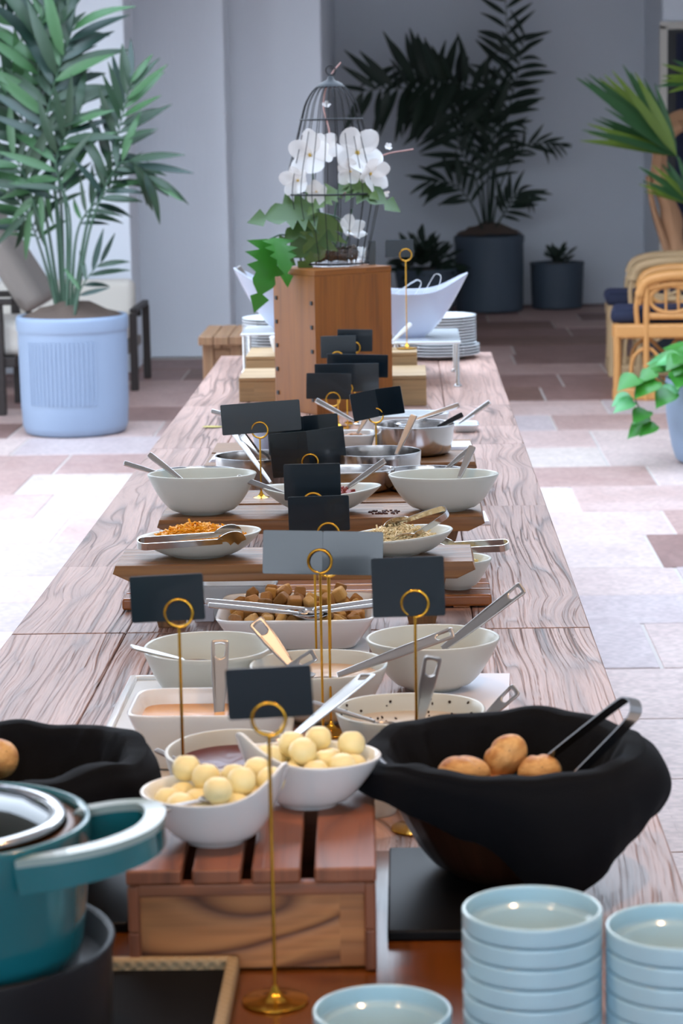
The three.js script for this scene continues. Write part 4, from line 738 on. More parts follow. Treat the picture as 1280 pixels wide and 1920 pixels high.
ladle('ladle standing between the bread bowl and the paper sheet', [0.098, 0.797, -3.3], [0.146, 0.842, -3.3], { w: 0.0115, up: [-0.3, 0.7, 0.6], bowl: 0.018 });
// ---------- wooden plank risers ----------
function riser(label, x0, x1, zf, planks, top, legH = top) { // planks: [depth...] from the front backwards
  const t = thing('plank_riser', label, 'riser', [(x0 + x1) / 2, T, zf]), W = x1 - x0; let z = 0;
  for (const d of planks) {
    const s = new THREE.Shape(); // long plank with undercut ends
    const th = 0.026; s.moveTo(-W / 2 + 0.03, 0); s.lineTo(W / 2 - 0.03, 0); s.lineTo(W / 2, th * 0.55); s.lineTo(W / 2 - 0.004, th); s.lineTo(-W / 2 + 0.004, th); s.lineTo(-W / 2, th * 0.55); s.lineTo(-W / 2 + 0.03, 0);
    const g = new THREE.ExtrudeGeometry(s, { depth: d - 0.004, bevelEnabled: true, bevelSize: 0.002, bevelThickness: 0.002, bevelSegments: 2 }); g.translate(0, top - th, z - d + 0.002);
    part('plank', woodUV(g, 'x'), M.acacia, t);
    for (const q of [-1, 1]) { const l = new THREE.Shape(), h = top - th - 0.0005; l.moveTo(-0.022, 0); l.lineTo(0.022, 0); l.lineTo(0.045, h); l.lineTo(-0.045, h); l.lineTo(-0.022, 0); const lg = new THREE.ExtrudeGeometry(l, { depth: 0.03, bevelEnabled: true, bevelSize: 0.001, bevelThickness: 0.001, bevelSegments: 1 }); lg.translate(q * (W / 2 - 0.09), 0.001, z - d / 2 - 0.015); part('leg', woodUV(lg, 'y'), M.acacia, t); }
    z -= d + 0.022;
  }
}
const R1 = 0.122, R2 = 0.108, R3 = 0.09;
riser('wooden plank riser nearest the camera, carrying the shredded cheese bowls', -0.512, 0.108, -4.05, [0.165], R1);
riser('wooden plank riser carrying the two tall white bowls and the bacon bowl', -0.492, 0.142, -4.6, [0.17, 0.17], R2);
riser('wooden plank riser farthest along, carrying the deep steel bowl and the beans', -0.475, 0.152, -5.46, [0.19, 0.17], R3);
{ // low slatted board behind the croutons
  const t = thing('slatted_board', 'low glossy wooden board of grooved slats under the front riser', 'board', [-0.19, T, -4.33]); M.amber = woodMat({ c: ['#a8642a', '#8a4d1f', '#4a2610'], rings: 14, wf: 4, wl: 1, warp: 0.1, dark: 0.3, bump: 0.0004, rough: 0.2, coat: 0.6 }, 256, 512);
  for (let i = 0; i < 3; i++) part('slat', plank(0.67, 0.022, 0.05, 'x', 0.005, 0, 0.011 + 0.003, -0.055 + i * 0.054), M.amber, t);
  for (const s of [-1, 1]) part('batten', plank(0.03, 0.006, 0.15, 'z', 0.001, s * 0.28, 0.0032, 0), M.amber, t);
}
// croutons in the square white dish
single('dish_stand', rbox(0.24, 0.018, 0.22, 0.004, 0, 0.009, 0), M.white, 'low white block under the crouton dish', 'stand', [-0.19, T, -3.945]);
const cd = sauceBowl('square white dish heaped with croutons and two spoons', [-0.191, 0.834, -3.93, 0.132, 0.118], T + 0.019, { name: 'serving_dish', mat: M.white, e: 8, foot: 0.76, p: 0.9, t: 0.006 });
{ const cg = [0, 1, 2, 3].map((k) => { const g = rbox(0.024, 0.02, 0.024, 0.005, 0, 0, 0, 3), p = g.attributes.position; for (let i = 0; i < p.count; i++) { const v = V3().fromBufferAttribute(p, i), q = 1 + 0.35 * (fbm(v.x * 55 + k * 11 + 9, v.y * 55 + 7, v.z * 55 + 8, 2) - 0.5); p.setXYZ(i, v.x * q, v.y * q, v.z * q); } g.computeVertexNormals(); return g; });
  const cm = ['#c08a3e', '#ab7430', '#cf9f58', '#94642a'].map((c) => std(c, 0.75, { bumpMap: noiseBump, bumpScale: 0.001 }));
  const put = (x, y, z) => { const m = single('crouton', cg[Math.floor(rnd() * 4)], cm[Math.floor(rnd() * 4)], 'golden bread crouton in the square dish, ' + placeIn(x / 0.11, y, z / 0.1, 0.034, 0.056, ['end under the cards', 'camera corner under the cards', 'camera side', 'camera corner by the slip', 'slip end', 'far corner by the slip', 'far side', 'far corner under the cards']), 'crouton', [cd.cx + x, cd.base + y, cd.cz + z], 0, 'croutons in the square dish'); m.rotation.set(rr(0, 6), rr(0, 6), rr(0, 6)); m.scale.set(rr(0.75, 1.1), rr(0.75, 1.1), rr(0.75, 1.2)); };
  const g = 0.0245; for (let lay = 0; lay < 3; lay++) for (let ix = -4; ix <= 4; ix++) for (let iz = -3; iz <= 3; iz++) { const q = Math.max(Math.abs(ix) / 4.4, Math.abs(iz) / 3.6); if (lay === 2 && (q > 0.72 || iz > 1 || rnd() < 0.3)) continue; if (lay === 0 && q > 0.9) continue; put(ix * g + rr(-0.004, 0.004), 0.022 + lay * 0.0215 + rr(-0.003, 0.003) + (lay === 2 && iz < 0 ? 0.006 : 0), iz * g * 1.05 + rr(-0.004, 0.004)); }
}
ladle('long steel serving spoon in the croutons, handle towards the cheddar side', [-0.175, 0.844, -3.86], [-0.339, 0.859, -3.86], { name: 'serving_spoon', cat: 'spoon', slot: false, w: 0.007, bowl: 0.024, mat: M.steel, up: [0, 1, 0.5] });
ladle('second long steel spoon in the croutons, bowl lowest', [-0.184, 0.843, -3.83], [-0.329, 0.865, -3.8], { name: 'serving_spoon', cat: 'spoon', slot: false, w: 0.006, bowl: 0.024, mat: M.steel, up: [0, 1, 0.5] });
ladle('steel spoon in the croutons with its handle under the small black card', [-0.161, 0.844, -3.86], [-0.023, 0.863, -3.84], { name: 'serving_spoon', cat: 'spoon', slot: false, w: 0.007, bowl: 0.024, mat: M.steel, up: [0, 1, 0.5] });
ladle('second spoon in the croutons with its handle under the small black card', [-0.149, 0.845, -3.83], [-0.01, 0.866, -3.8], { name: 'serving_spoon', cat: 'spoon', slot: false, w: 0.006, bowl: 0.024, mat: M.steel, up: [0, 1, 0.5] });
sauceBowl('white rectangular dish half hidden under the front riser', [-0.308, 0.826, -4.2, 0.071, 0.05], T + 0.002, { name: 'serving_dish', mat: M.white, e: 6, foot: 0.7, p: 0.9 });
single('napkin_card', rbox(0.035, 0.03, 0.012, 0.002, 0, 0.015, 0), M.paper, 'small white folded slip on the table behind the wide oval bowl', 'slip', [-0.368, 0.76, -4.166]);
// cheese bowls on the front riser
const shredGeo = [0, 1, 2].map((k) => ribbon([[-0.013, 0, 0], [-0.004, 0.0015 + k * 0.001, 0.001], [0.005, 0.001, -0.001 * k], [0.013, -0.001, 0.002]], 0.0017, 0.0014, V3(0, 0, 1)));
const ch = sauceBowl('cream oval bowl of orange shredded cheddar with flat tongs', [-0.371, 0.924, -4.135, 0.11, 0.078], T + R1 + 0.001, { foot: 0.42, p: 0.6, lip: (a) => 0.006 * Math.cos(a) });
{ const [rx, rz] = ch.inner(ch.h * 0.72); const g = strewn(shredGeo, null, 900, (i) => { const p = heap(rx * 0.84, rz * 0.84, ch.h * 0.7, 0.026); return { p: [p[0], p[1], p[2]], r: [rr(-0.6, 0.6), rr(0, 6.3), rr(-0.6, 0.6)] }; }); single('shredded_cheddar', g, std('#f7b022', 0.55), 'orange shredded cheddar heaped in the oval bowl', 'cheese', [ch.cx, ch.base, ch.cz], 0, null, 'stuff'); single('cheddar_base', fillDisc(rx, rz, 2, 0, 40, (x, z, q) => 0.012 * (1 - q * q), 6), std('#e59a1c', 0.7), 'packed orange cheddar under the loose shreds', 'cheese', [ch.cx, ch.base + ch.h * 0.7, ch.cz], 0, null, 'stuff'); }
tongs('flat steel tongs lying across the cheddar bowl', [-0.299, 0.927, -4.08], [-0.467, 0.925, -4.03], { gap: 0.014, w: 0.0065, up: [0, 1, 0.3], head: 0.75 });
const wc = sauceBowl('cream oval bowl of white grated cheese with open tongs', [-0.023, 0.92, -4.135, 0.097, 0.078], T + R1 + 0.001, { foot: 0.42, p: 0.6, lip: (a) => 0.008 * Math.cos(a) });
{ const [rx, rz] = wc.inner(wc.h * 0.72); const g = strewn(shredGeo, null, 700, (i) => { const p = heap(rx * 0.84, rz * 0.84, wc.h * 0.68, 0.024); return { p, r: [rr(-0.6, 0.6), rr(0, 6.3), rr(-0.6, 0.6)], s: [0.8, 1, 0.8] }; }); single('grated_cheese', g, std('#efdcae', 0.6), 'white grated cheese heaped in the oval bowl', 'cheese', [wc.cx, wc.base, wc.cz], 0, null, 'stuff'); single('grated_cheese_base', fillDisc(rx, rz, 2, 0, 40, (x, z, q) => 0.012 * (1 - q * q), 6), std('#e3cf9e', 0.7), 'packed white cheese under the loose gratings', 'cheese', [wc.cx, wc.base + wc.h * 0.68, wc.cz], 0, null, 'stuff'); }
tongs('open steel tongs standing in the grated white cheese', [-0.032, 0.917, -4.12], [0.064, 0.961, -4.12], { gap: 0.024, w: 0.0065, up: [-0.2, 1, 0.6], head: 0.75 });
const lb = sauceBowl('small cream bowl of grated cheese beside the end of the front riser', [0.083, 0.844, -4.3, 0.064, 0.058], T + 0.028, { foot: 0.42, p: 0.6 });
{ const [rx, rz] = lb.inner(lb.h * 0.8); single('grated_cheese', merge([strewn(shredGeo, null, 260, () => ({ p: heap(rx * 0.82, rz * 0.82, lb.h * 0.72, 0.018), r: [rr(-0.6, 0.6), rr(0, 6.3), rr(-0.6, 0.6)], s: [0.8, 1, 0.8] })), fillDisc(rx, rz, 2, lb.h * 0.7, 32, (x, z, q) => 0.01 * (1 - q * q), 5).toNonIndexed()]), std('#f0dc9a', 0.6), 'pale yellow grated cheese in the small bowl beyond the riser end', 'cheese', [lb.cx, lb.base, lb.cz], 0, null, 'stuff'); }
tongs('steel tongs lying over the small cheese bowl, bend over the table', [0.041, 0.862, -4.3], [0.176, 0.873, -4.26], { gap: 0.013, w: 0.0065, up: [0, 1, 0.3], head: 0.7 });
// bowls on the second riser
const bl = sauceBowl('tall white oval bowl with a steel handle leaning out, cheddar side', [-0.41, 0.951, -4.675, 0.108, 0.075], T + R2 + 0.001, { foot: 0.4, p: 0.5 });
const br = sauceBowl('tall white oval bowl with a steel handle, at the table edge side', [0.066, 0.943, -4.675, 0.109, 0.075], T + R2 + 0.001, { foot: 0.4, p: 0.5 });
const ba = sauceBowl('small white pointed oval bowl of bacon bits on the riser', [-0.176, 0.918, -4.68, 0.113, 0.08], T + R2 + 0.001, { foot: 0.36, p: 0.6, k: undefined, point: 0.06, lip: (a) => 0.004 * Math.cos(2 * a) });
{ const [rx, rz] = ba.inner(ba.h * 0.7); const bg = [0, 1].map((k) => rbox(0.014, 0.004, 0.009, 0.0015, 0, 0, 0, 1)); single('bacon_bits', strewn(bg, null, 90, () => ({ p: heap(rx * 0.8, rz * 0.78, ba.h * 0.62, 0.026), s: [rr(0.5, 1.5), 1, rr(0.5, 1.3)] })), std('#8a3226', 0.5), 'red-brown bacon bits in the pointed white bowl', 'bacon', [ba.cx, ba.base, ba.cz], 0, null, 'stuff');
  single('bacon_crumbs', strewn(bg, null, 34, () => ({ p: [rr(-0.03, 0.03), 0.003, rr(-0.02, 0.02)], s: [rr(0.2, 0.5), 0.8, rr(0.2, 0.5)], r: [0, rr(0, 6), 0] })), std('#4a2018', 0.6), 'dark crumbs spilled on the riser behind the grated cheese', 'crumbs', [-0.052, T + R2, -4.655], 0, null, 'stuff'); }
ladle('plain steel handle leaning out of the cheddar-side white bowl', [-0.448, 0.931, -4.7], [-0.519, 0.984, -4.72], { name: 'serving_spoon', cat: 'spoon', slot: false, w: 0.006, th: 0.004, bowl: 0.02, mat: M.steel });
ladle('steel spoon handle low over the cheddar-side white bowl, from the steel bowl behind', [-0.503, 0.913, -4.9], [-0.588, 0.944, -4.88], { name: 'serving_spoon', cat: 'spoon', slot: false, w: 0.005, th: 0.004, bowl: 0.02, mat: M.steel });
ladle('steel spoon from the bacon bowl crossing to the cheddar-side white bowl', [-0.246, 0.906, -4.68], [-0.337, 0.947, -4.64], { name: 'serving_spoon', cat: 'spoon', slot: false, w: 0.006, th: 0.003, bowl: 0.018 });
ladle('steel spoon handle rising from the bacon bowl in front of the steel bowl', [-0.134, 0.908, -4.7], [-0.049, 0.967, -4.7], { name: 'serving_spoon', cat: 'spoon', slot: false, w: 0.006, th: 0.004, bowl: 0.018 });
ladle('steel spoon handle rising from the table-edge white bowl', [0.097, 0.93, -4.7], [0.125, 0.991, -4.72], { name: 'serving_spoon', cat: 'spoon', slot: false, w: 0.0075, th: 0.005, bowl: 0.02 });
ladle('steel spoon handle behind the table-edge white bowl', [0.074, 0.906, -4.98], [0.125, 0.948, -4.98], { name: 'serving_spoon', cat: 'spoon', slot: false, w: 0.006, th: 0.004, bowl: 0.02 });

// ---------- steel bowls ----------
const steelBowl = (label, v, base, o = {}) => sauceBowl(label, v, base, { name: 'steel_bowl', mat: M.steel, foot: 0.8, p: 0.3, t: 0.0022, seg: 72, ...o });
const k1 = steelBowl('steel bowl of brown granola under the dark teal card', [-0.334, 0.904, -5.25, 0.096, 0.085], T);
{ const [rx, rz] = k1.inner(k1.h * 0.8); const gg = [new THREE.IcosahedronGeometry(0.006, 0), new THREE.IcosahedronGeometry(0.0045, 0)]; single('granola', merge([strewn(gg, null, 500, () => ({ p: heap(rx * 0.84, rz * 0.84, k1.h * 0.72, 0.018), s: [rr(0.6, 1.5), rr(0.5, 1.2), rr(0.6, 1.5)] })), fillDisc(rx, rz, 2, k1.h * 0.7, 40, (x, z, q) => 0.008 * (1 - q * q), 5).toNonIndexed()]), std('#6d4f33', 0.8), 'brown granola clusters filling the steel bowl', 'granola', [k1.cx, k1.base, k1.cz], 0, null, 'stuff'); }
const k0 = steelBowl('low steel bowl behind the cheddar-side white bowl', [-0.442, 0.919, -4.92, 0.09, 0.07], T + R2 + 0.001);
sauce(k0, 0.6, std('#7a4234', 0.5), 'reddish relish in the low steel bowl', 'relish', 'relish', 0.004);
const k2 = steelBowl('steel bowl in the middle, in front of the deep one', [-0.074, 0.925, -5.14, 0.099, 0.088], T);
const k5 = steelBowl('wide low steel dish of pink pickles in front of the middle steel bowl', [-0.127, 0.918, -4.93, 0.097, 0.06], T + R2 + 0.001, { foot: 0.8 });
sauce(k5, 0.6, std('#c47f78', 0.4), 'pink pickled onions in the low steel dish', 'pickles', 'pickles', 0.006);
const k4 = steelBowl('dark-sided steel bowl behind the table-edge white bowl', [0.031, 0.909, -4.95, 0.093, 0.075], T + R2 + 0.001);
const k3 = steelBowl('deep steel bowl with several handles on the far riser', [0.011, 0.924, -5.6, 0.095, 0.09], T + R3 + 0.001);
ladle('broad steel handle standing in the middle steel bowl', [-0.029, 0.922, -5.1], [0.011, 1.002, -5.14], { name: 'serving_spoon', cat: 'spoon', slot: false, w: 0.008, th: 0.003, bowl: 0.02 });
ladle('bright steel handle leaning out of the deep steel bowl', [0.004, 0.927, -5.62], [0.118, 0.962, -5.64], { name: 'serving_spoon', cat: 'spoon', slot: false, w: 0.006, th: 0.006, bowl: 0.02, mat: M.steel });
ladle('dark slotted spatula handle in the deep steel bowl', [0.066, 0.918, -5.58], [0.125, 0.947, -5.58], { name: 'serving_spoon', cat: 'spoon', slot: false, w: 0.006, th: 0.004, bowl: 0.016, mat: M.iron });
tongs('steel tongs with a looped end resting on the granola bowl', [-0.313, 0.888, -5.2], [-0.372, 0.967, -5.2], { gap: 0.02, w: 0.006, head: 0.6 });
ladle('long steel spoon crossing from the granola bowl to the bacon bowl', [-0.296, 0.872, -5.05], [-0.388, 0.962, -5.22], { name: 'serving_spoon', cat: 'spoon', slot: false, w: 0.006, th: 0.003, bowl: 0.018 });
const nap = (label, p, w, d, y = 0) => single('paper_napkin', merge([0, 1, 2].map((i) => rbox(w - i * 0.004, 0.0025, d, 0.001, i * 0.001, 0.00125 + i * 0.0026, -i * 0.002))), M.paper, label, 'napkin', [p[0], p[1] + y, p[2]], rr(-0.06, 0.06));
nap('white paper napkins at the granola end of the far riser', [-0.415, T + R3, -5.56], 0.1, 0.11, 0.0005);
nap('white paper napkins at the table-edge end of the far riser', [0.105, T + R3, -5.6 - 0.11], 0.09, 0.1, 0.0005);
nap('white paper napkins lying on the table behind the table-edge white bowl', [0.11, T, -5.2], 0.12, 0.14);
// beans, jars, dishes beyond the far riser
const bn = sauceBowl('white square bowl of brown beans before the pedestal', [-0.13, 0.902, -5.62, 0.05, 0.055], T + R3 + 0.001, { mat: M.white, e: 5, foot: 0.7, p: 0.8 });
{ const [rx, rz] = bn.inner(bn.h * 0.75), g = new THREE.SphereGeometry(0.009, 10, 8); for (let i = 0; i < 26; i++) { const p = heap(rx * 0.85, rz * 0.85, bn.h * 0.6, 0.016), m = single('bean', g, M.crouton ?? (M.crouton = std('#a87040', 0.5)), 'brown bean in the white square bowl', 'bean', [bn.cx + p[0], bn.base + p[1], bn.cz + p[2]], 0, 'beans in the square bowl'); m.scale.set(1.2, 0.8, 0.9); m.rotation.y = rr(0, 6); } }
ladle('steel spoon in the bean bowl', [-0.122, 0.903, -5.6], [-0.096, 0.946, -5.62], { name: 'serving_spoon', cat: 'spoon', slot: false, w: 0.006, th: 0.003, bowl: 0.014 });
sauceBowl('wide shallow white bowl behind the deep steel bowl', [-0.016, 0.881, -6.15, 0.12, 0.07], T, { mat: M.white, foot: 0.5 });
sauceBowl('small white square dish at the table edge behind the far riser', [0.157, 0.782, -6.7, 0.039, 0.05], T, { mat: M.white, e: 5, foot: 0.75, p: 0.8, name: 'serving_dish' });
ladle('bright steel handle leaning out of the small white square dish', [0.139, 0.78, -6.7], [0.227, 0.841, -6.7], { name: 'serving_spoon', cat: 'spoon', slot: false, w: 0.0065, th: 0.006, bowl: 0.012, mat: M.steel });
ladle('bright steel handle lying over the glass jars', [-0.139, 0.874, -6.05], [-0.236, 0.93, -6.05], { name: 'serving_spoon', cat: 'spoon', slot: false, w: 0.0065, th: 0.005, bowl: 0.014, mat: M.steel });
ladle('steel handle tip showing beside the dark teal card', [-0.361, 0.929, -5.62], [-0.47, 0.954, -5.66], { name: 'serving_spoon', cat: 'spoon', slot: false, w: 0.005, th: 0.005, bowl: 0.014, mat: M.steel });
function jar(label, px, z, fillMat, fillLabel, fname) { const t = thing('glass_jar', label, 'jar', [px, T, z]); part('glass', lathe([[0.001, 0.002], [0.03, 0.002], [0.036, 0.01], [0.039, 0.05], [0.036, 0.072], [0.033, 0.076], [0.031, 0.074], [0.034, 0.07], [0.036, 0.05], [0.033, 0.012], [0.001, 0.008]], 36), M.glass, t); single(fname, (() => { const l = []; for (let i = 0; i < 9; i++) { const g = new THREE.CylinderGeometry(0.018, 0.018, 0.004, 20); g.rotateX(rr(-0.9, 0.9)); g.rotateZ(rr(-0.9, 0.9)); g.translate(rr(-0.012, 0.012), 0.022 + i * 0.0035, rr(-0.012, 0.012)); l.push(g); } return merge(l); })(), fillMat, fillLabel, 'fruit', [px, T, z], 0, null, 'stuff'); }
jar('glass jar with lemon slices behind the long black card', -0.249, -5.95, std('#e8d25a', 0.4), 'yellow lemon slices in the glass jar', 'lemon_slices');
jar('glass jar with cucumber slices beside the lemon jar', -0.197 + 0.012, -5.97, std('#8fa04e', 0.4), 'green cucumber slices in the glass jar', 'cucumber_slices');
sauceBowl('round glass-white bowl behind the granola', [-0.33, 0.923, -5.62, 0.044, 0.05], T + R3 + 0.001, { mat: M.frost, foot: 0.6 });
{ const m = single('fallen_leaf', blades[1], std('#b9a548', 0.6, { side: THREE.DoubleSide }), 'yellowish fallen leaf flat on the table beside the teal card', 'leaf', [-0.596, 0.76, -6.835]); m.position.y += 0.004; m.scale.set(0.075, 0.02, 0.3); m.rotation.y = 0.3; }

// ---------- far end: stepped boxes, pedestal, birdcage ----------
const step = (label, x0, x1, z0, z1, y0, y1) => { const t = thing('display_box', label, 'box', [(x0 + x1) / 2, y0, (z0 + z1) / 2]); const w = x1 - x0, d = z0 - z1, h = y1 - y0; part('top_board', plank(w, 0.012, d, 'x', 0.002, 0, h - 0.006, 0), M.birch, t); part('front_board', plank(w, h - 0.0125, 0.012, 'x', 0.002, 0, (h - 0.0125) / 2, d / 2 - 0.007), M.birch, t); part('back_board', plank(w, h - 0.0125, 0.012, 'x', 0.002, 0, (h - 0.0125) / 2, -d / 2 + 0.007), M.birch, t); for (const s of [-1, 1]) part('side_board', plank(0.012, h - 0.0125, d - 0.028, 'z', 0.002, s * (w / 2 - 0.007), (h - 0.0125) / 2, 0), M.birch, t); };
step('low plywood display box on the bench-stool side of the pedestal', -0.531, -0.417, -7.46, -7.74, T, 0.836);
step('low plywood display box on the plant side of the pedestal', -0.062, 0.054, -7.3, -7.6, T, 0.853);
step('tall plywood display box behind the low one, bench-stool side', -0.538, -0.415, -7.9, -8.2, T, 0.859);
step('tall plywood display box under the frosted boat bowl', -0.111, 0.028, -7.62, -7.78, T, 0.893);
{ // pedestal: hollow box turned on its corner, finger joints shown as dark end-grain pegs
  const near = [-0.273, -7.1], lf = [-0.407, -7.28], rt = [-0.048, -7.28], top = 1.189, h = top - T;
  const t = thing('wooden_pedestal', 'tall honey-coloured wooden box pedestal under the birdcage', 'pedestal', [near[0], T, near[1]]);
  const face = (a, b, name, mat) => { const A = V3(a[0] - near[0], 0, a[1] - near[1]), B = V3(b[0] - near[0], 0, b[1] - near[1]), L = A.distanceTo(B), g = woodUV(rbox(L - 0.001, h - 0.016, 0.016, 0.002, L / 2, (h - 0.016) / 2, -0.008), 'y'); const m = part(name, g, mat, t); m.position.copy(A); m.rotation.y = -Math.atan2(B.z - A.z, B.x - A.x); return [m, L]; };
  const bk = [lf[0] + rt[0] - near[0], lf[1] + rt[1] - near[1]];
  const [lm, lL] = face(lf, near, 'side_panel', M.pine); face(near, rt, 'front_panel', M.pine); face(rt, bk, 'back_panel', M.pine); face(bk, lf, 'back_panel', M.pine);
  for (let i = 0; i < 5; i++) { part('peg', rbox(0.011, 0.012, 0.006, 0.001, 0.016, h - 0.09 - i * 0.072, 0.0), M.iron, lm); part('peg', rbox(0.011, 0.012, 0.006, 0.001, lL - 0.02, h - 0.097 - i * 0.072, 0.0), M.iron, lm); }
  const s = new THREE.Shape(); s.moveTo(0, 0); s.lineTo(lf[0] - near[0], -(lf[1] - near[1])); s.lineTo(bk[0] - near[0], -(bk[1] - near[1])); s.lineTo(rt[0] - near[0], -(rt[1] - near[1])); s.lineTo(0, 0);
  const g = new THREE.ExtrudeGeometry(s, { depth: 0.0155, bevelEnabled: false }); g.rotateX(-Math.PI / 2); g.translate(0, h - 0.0155, 0); part('top_board', woodUV(g, 'x'), M.pine, t);
}
const PT = 1.189;
{ // birdcage with dish, moss and stems
  const z = -7.33, cx = -0.222, k = 0.001653, t = thing('birdcage', 'dark wire bell-shaped birdcage on the wooden pedestal', 'birdcage', [cx, PT, z]);
  const R = (px) => px * k / 2, Y = (py) => (503 - py) * k;
  const prof = [[124, 500], [128, 480], [150, 430], [171, 372], [160, 330], [136, 285], [112, 238], [92, 205], [60, 182], [22, 170]].map(([w, y]) => [R(w), Y(y)]);
  for (let i = 0; i < 22; i++) { const a = i / 22 * 6.2832; part('wire', tube(prof.map(([r, y]) => [r * Math.cos(a), y, r * Math.sin(a)]), 0.0013, 36, 5), M.iron, t); }
  for (const [w, y] of [[171, 371], [112, 237], [126, 497], [24, 170]]) { const r = R(w) + 0.001, p = []; for (let i = 0; i < 24; i++) { const a = i / 24 * 6.2832; p.push([r * Math.cos(a), Y(y), r * Math.sin(a)]); } part('hoop', tube(p, 0.0028, 60, 6, true), M.iron, t); }
  part('cap', lathe([[0.001, Y(158)], [0.008, Y(160)], [0.012, Y(166)], [R(40), Y(172)], [R(52), Y(178)], [R(50), Y(180)], [0.001, Y(176)]], 24), M.iron, t);
  const ring = []; for (let i = 0; i < 16; i++) { const a = i / 16 * 6.2832; ring.push([0.014 * Math.cos(a), Y(156) + 0.014 * Math.sin(a) + 0.012, 0]); } part('hanging_ring', tube(ring, 0.002, 30, 5, true), M.iron, t);
  // glass dish with moss
  const d = thing('glass_dish', 'low clear glass dish with brown moss inside the birdcage', 'dish', [cx, PT, z]);
  part('glass', lathe([[0.001, 0.0], [0.085, 0.0], [0.094, 0.006], [0.099, 0.03], [0.103, 0.052], [0.101, 0.053], [0.096, 0.03], [0.09, 0.01], [0.001, 0.006]].map(([r, y]) => [r * 0.985, y + 0.0005]), 48), M.glass, d);
  const roots = []; for (let i = 0; i < 46; i++) { const a = rr(0, 6.3), r = rr(0.02, 0.075), p = []; for (let j = 0; j < 5; j++) { const q = a + j * rr(0.2, 0.5); p.push([r * Math.cos(q), 0.012 + rr(0, 0.045), r * Math.sin(q)]); } roots.push(tube(p, rr(0.002, 0.004), 14, 5)); }
  single('moss_and_roots', merge(roots), std('#3f3024', 0.95), 'tangled brown moss and roots in the glass dish', 'moss', [cx, PT + 0.001, z], 0, null, 'stuff');
  const pt = thing('orchid_plant', 'white orchid with green lobed leaves growing through the birdcage', 'flower', [cx, PT + 0.02, z]);
  const at = (px, py, dz = 0) => [(px - 626) * k + 0.0, (503 - py) * k - 0.02, dz];
  const stems = [[[615, 490], [612, 440], [600, 400], [590, 330], [600, 280]], [[630, 490], [628, 420], [640, 360], [668, 320], [676, 290]], [[610, 490], [590, 440], [585, 410]], [[635, 490], [640, 450], [640, 420], [600, 405]], [[640, 490], [655, 440], [660, 400]], [[600, 490], [560, 455], [530, 445], [510, 452]], [[640, 375], [680, 350], [712, 307], [775, 293]], [[620, 300], [622, 260], [612, 210], [625, 160], [645, 135]], [[590, 480], [548, 468], [528, 470], [500, 480]]];
  stems.forEach((s, i) => part('stem', tube(s.map(([x, y], j) => at(x, y, 0.01 * Math.sin(i * 2 + j))), i === 6 || i === 7 ? 0.0022 : 0.003, 24, 6), i === 6 || i === 7 ? std('#c79a92', 0.6) : M.stem, pt));
  // lobed leaf
  const lobed = (() => { const s = new THREE.Shape(), n = 5; s.moveTo(0, -0.04); const pts = []; for (let i = 0; i < n; i++) { const x = 0.12 + i * 0.16; pts.push([x, 0.5 - 0.25 * Math.abs(i - 1.5) / 3.5 - 0.07 * i], [x + 0.06, 0.15]); } pts.push([1.02, 0]); const low = pts.slice(0, -1).map(([x, y]) => [x, -y]).reverse(); s.lineTo(0, 0.05); pts.concat(low).forEach(([x, y]) => s.lineTo(x, y)); s.lineTo(0, -0.05); const g = new THREE.ShapeGeometry(s), p = g.attributes.position; for (let i = 0; i < p.count; i++) { const x = p.getX(i), y = p.getY(i); p.setXYZ(i, x, 0.2 * Math.abs(y) - 0.25 * x * x, y); } g.computeVertexNormals(); return g; })();
  for (const [a, b, L, up, m] of [[[600, 400], [520, 400], 0, [0, 0.6, 0.8], 0], [[612, 425], [560, 470], 0, [0.3, 0.5, 0.8], 0], [[622, 410], [590, 480], 0, [0.4, 0.3, 0.9], 1], [[640, 350], [712, 372], 0, [0, 0.7, 0.7], 0], [[635, 365], [600, 385], 0, [0.2, 0.8, 0.6], 1], [[655, 345], [690, 362], 0, [0, 0.5, 0.8], 1], [[512, 450], [505, 530], 0, [0.6, 0.3, 0.8], 2], [[522, 447], [545, 495], 0, [0.6, 0.4, 0.7], 2], [[590, 420], [548, 440], 0, [0, 0.5, 0.8], 0]]) { const A = V3(...at(...a, m === 2 ? 0.12 : 0.06)), B = V3(...at(...b, m === 2 ? 0.17 : 0.1)), l = A.distanceTo(B) * 1.5, q = part('leaf', lobed, [M.leafF ?? (M.leafF = std('#45642a', 0.45, { side: THREE.DoubleSide, transmission: 0.2, thickness: 0 })), M.leafE ?? (M.leafE = std('#5d7a38', 0.45, { side: THREE.DoubleSide, transmission: 0.2, thickness: 0 })), M.leafD][m], pt); aim(q, A, B, V3(...up)); q.scale.set(l, l, l * 1.05); }
  // flowers: five broad petals each, petals are meshes of their own
  const petal = (() => { const s = new THREE.Shape(); s.moveTo(0, 0); s.bezierCurveTo(0.1, 0.5, 0.7, 0.65, 1, 0.2); s.bezierCurveTo(1.08, 0, 1.08, 0, 1, -0.2); s.bezierCurveTo(0.7, -0.65, 0.1, -0.5, 0, 0); const g = new THREE.ShapeGeometry(s, 8), p = g.attributes.position; for (let i = 0; i < p.count; i++) { const x = p.getX(i), y = p.getY(i); p.setXYZ(i, x, 0.22 * x * x + 0.1 * Math.sin(y * 6), y); } g.computeVertexNormals(); return g; })();
